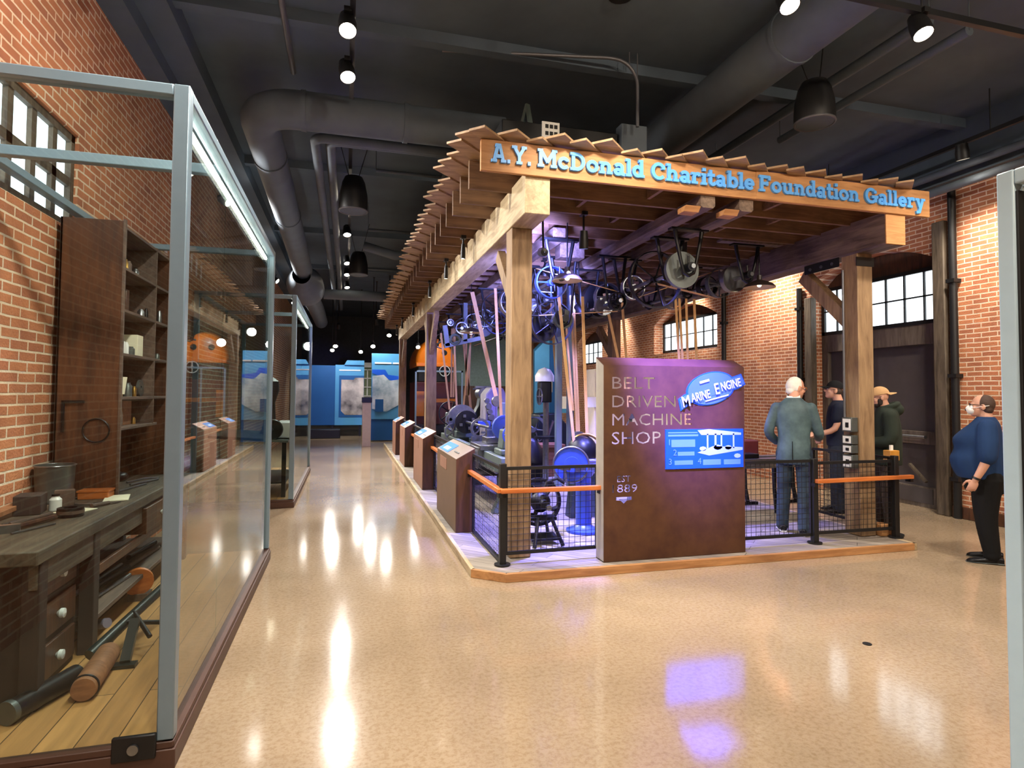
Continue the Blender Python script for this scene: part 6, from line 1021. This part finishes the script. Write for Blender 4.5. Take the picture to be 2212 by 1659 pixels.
single('floor_bench', B().bx(-1.25, -.2, 22.4, 22.9, .0, .32), M['black_metal'], 'low dark bench in front of the dark blue wall', 'bench', bev=.02)
t = panel('graphic_panel', 'tall light blue graphic panel with pale photographs, right of the aisle end', 'graphic panel', .80, 1.75, 20.8, .75, 2.97, M['wall_teal'], .16); part('base', B().bx(.80, 1.75, 20.82, 20.96, .04, .75), M['wall_blue'], t); part('title_line', B().bx(.90, 1.45, 20.78, 20.8, 2.62, 2.67).bx(1.5, 1.75, 20.78, 20.8, 2.62, 2.67), M['white'], t); part('band', B().prism([(.82, 2.42), (1.25, 2.42), (1.35, 2.25), (1.75, 2.2), (1.75, 1.95), (.82, 2.3)], (0, 20.79, 0), (1,0,0), (0,0,1), .006), M['panel_blue'], t)
photo(t, [(.83, 1.1), (.83, 2.2), (1.2, 2.25), (1.4, 2.05), (1.74, 2.1), (1.74, 1.25), (1.3, 1.0)], 20.785, blue_photo); part('inset', B().bx(.93, 1.2, 20.77, 20.785, 1.0, 1.42), M['wall_blue'], t)
t = thing('plaster_column', 'narrow cream pillar standing in the aisle before the blue panels', 'pillar', (.6, 19.0, 0)); part('shaft', B().bx(.47, .73, 18.9, 19.15, 0, 1.34), M['cream'], t, .01); part('capital', B().bx(.45, .75, 18.88, 19.17, 1.34, 1.5), M['black_metal'], t, .01)
t = thing('lattice_window', 'pale framed lattice window panel above the cream pillar', 'window panel', (.83, 26, 0)); fr = B()
for x in (.63, .83, 1.02): fr.bx(x-.02, x+.02, 25.98, 26.04, 1.5, 2.62)
for z in (1.5, 1.87, 2.24, 2.6): fr.bx(.61, 1.04, 25.98, 26.04, z-.02, z+.02)
part('lattice', fr, M['white'], t); part('backing', B().bx(.6, 1.06, 26.04, 26.1, 0, 2.9), mat('moss_green', (.48, .52, .40), .7), t); part('header', B().bx(.6, 1.06, 25.96, 26.04, 2.7, 2.9), M['white'], t)
# orange railway car front
t = thing('rail_car', 'orange domed railway car front at the far end behind the pavilion', 'rail car', (3.15, 22.6, 0))
part('roof_dome', B().loft([[Vector((3.15+math.cos(a)*rx, y, 2.72+max(0, math.sin(a))*rz)) for a in [PI*i/16 for i in range(17)]] for y, rx, rz in ((22.0, .62, .72), (22.06, .70, .86), (22.4, .74, .95), (24.4, .74, .95))]), M['orange'], t, sharp=1); part('cornice', B().bx(2.42, 3.88, 21.96, 24.4, 2.6, 2.76), M['orange'], t, .03); part('window_band', B().bx(2.5, 3.8, 22.0, 24.4, 2.05, 2.62), M['black_metal'], t, .02); part('lower_body', B().bx(2.44, 3.86, 22.0, 24.4, .5, 2.05), M['red_dark'], t, .03); part('stripe', B().bx(2.43, 3.87, 21.98, 22.0, 1.3, 1.44), M['orange'], t, label='orange stripe'); part('panel', B().bx(2.44, 2.72, 21.97, 22.0, .8, 1.7), M['orange'], t)
for x in (2.9, 3.45): part('roof_light', B().cyl((x, 21.99, 3.12), (x, 22.06, 3.12), .1, n=18), M['iron'], t)
part('brake_wheel', B().wheel((3.45, 21.9, 2.45), (0,1,0), .2, .03, 4, .025, .04), M['porcelain'], t); part('bogie', B().bx(2.6, 3.7, 22.1, 24.2, .1, .5), M['iron'], t, .03)
for y in (22.5, 23.8):
    for x in (2.62, 3.68): part('wheel', B().disc((x, y, .3), (1,0,0), .3, .1), M['iron'], t)
t = thing('glass_screen', 'glass case front standing before the orange car', 'display case', (3.1, 21.2, 0)); part('frame', B().bx(2.3, 4.0, 21.2, 21.24, 2.38, 2.44).bx(2.3, 2.36, 21.2, 21.24, 0, 2.44).bx(3.94, 4.0, 21.2, 21.24, 0, 2.44).bx(3.0, 3.05, 21.2, 21.24, 0, 2.4), M['frame'], t); part('pane', B().bx(2.36, 3.94, 21.215, 21.225, 0, 2.4), M['glass'], t)
t = thing('green_partition', 'pale green partition wall with a dark wooden base at the far end', 'partition', (5.5, 25, 0)); part('upper', B().bx(4.2, 7.2, 25, 25.2, 1.9, 4.6), mat('pale_green_wall', (.50, .58, .55), .7), t); part('lower', B().bx(4.2, 7.2, 24.96, 25.2, 0, 1.95), M['dark_wood'], t)
t = thing('blue_partition', 'light blue partition box with a darker blue side at the far right', 'partition', (7.3, 22.3, 0)); part('light_side', B().prism([(6.93, 0), (7.53, 0), (7.53, 3.7), (7.3, 3.62), (6.93, 3.25)], (0, 22, 0), (1,0,0), (0,0,1), -.6), M['wall_teal'], t); part('dark_side', B().bx(7.53, 7.9, 22.05, 22.6, 0, 3.7), M['wall_blue'], t); part('notice', B().bx(7.58, 7.66, 22.03, 22.05, 1.7, 2.1), M['cream'], t)
t = thing('easel_board', 'white and light blue information board on an easel at the far right', 'board', (7.7, 20.6, 0)); part('board', B().bx(7.35, 7.85, 20.6, 20.63, .95, 1.55), M['white'], t); part('lower_band', B().bx(7.35, 7.85, 20.59, 20.6, .95, 1.1), M['wall_teal'], t)
for x in (7.42, 7.78): part('leg', B().cyl((x, 20.65, 0), (x, 20.62, 1.5), .02, n=8), M['black_metal'], t)
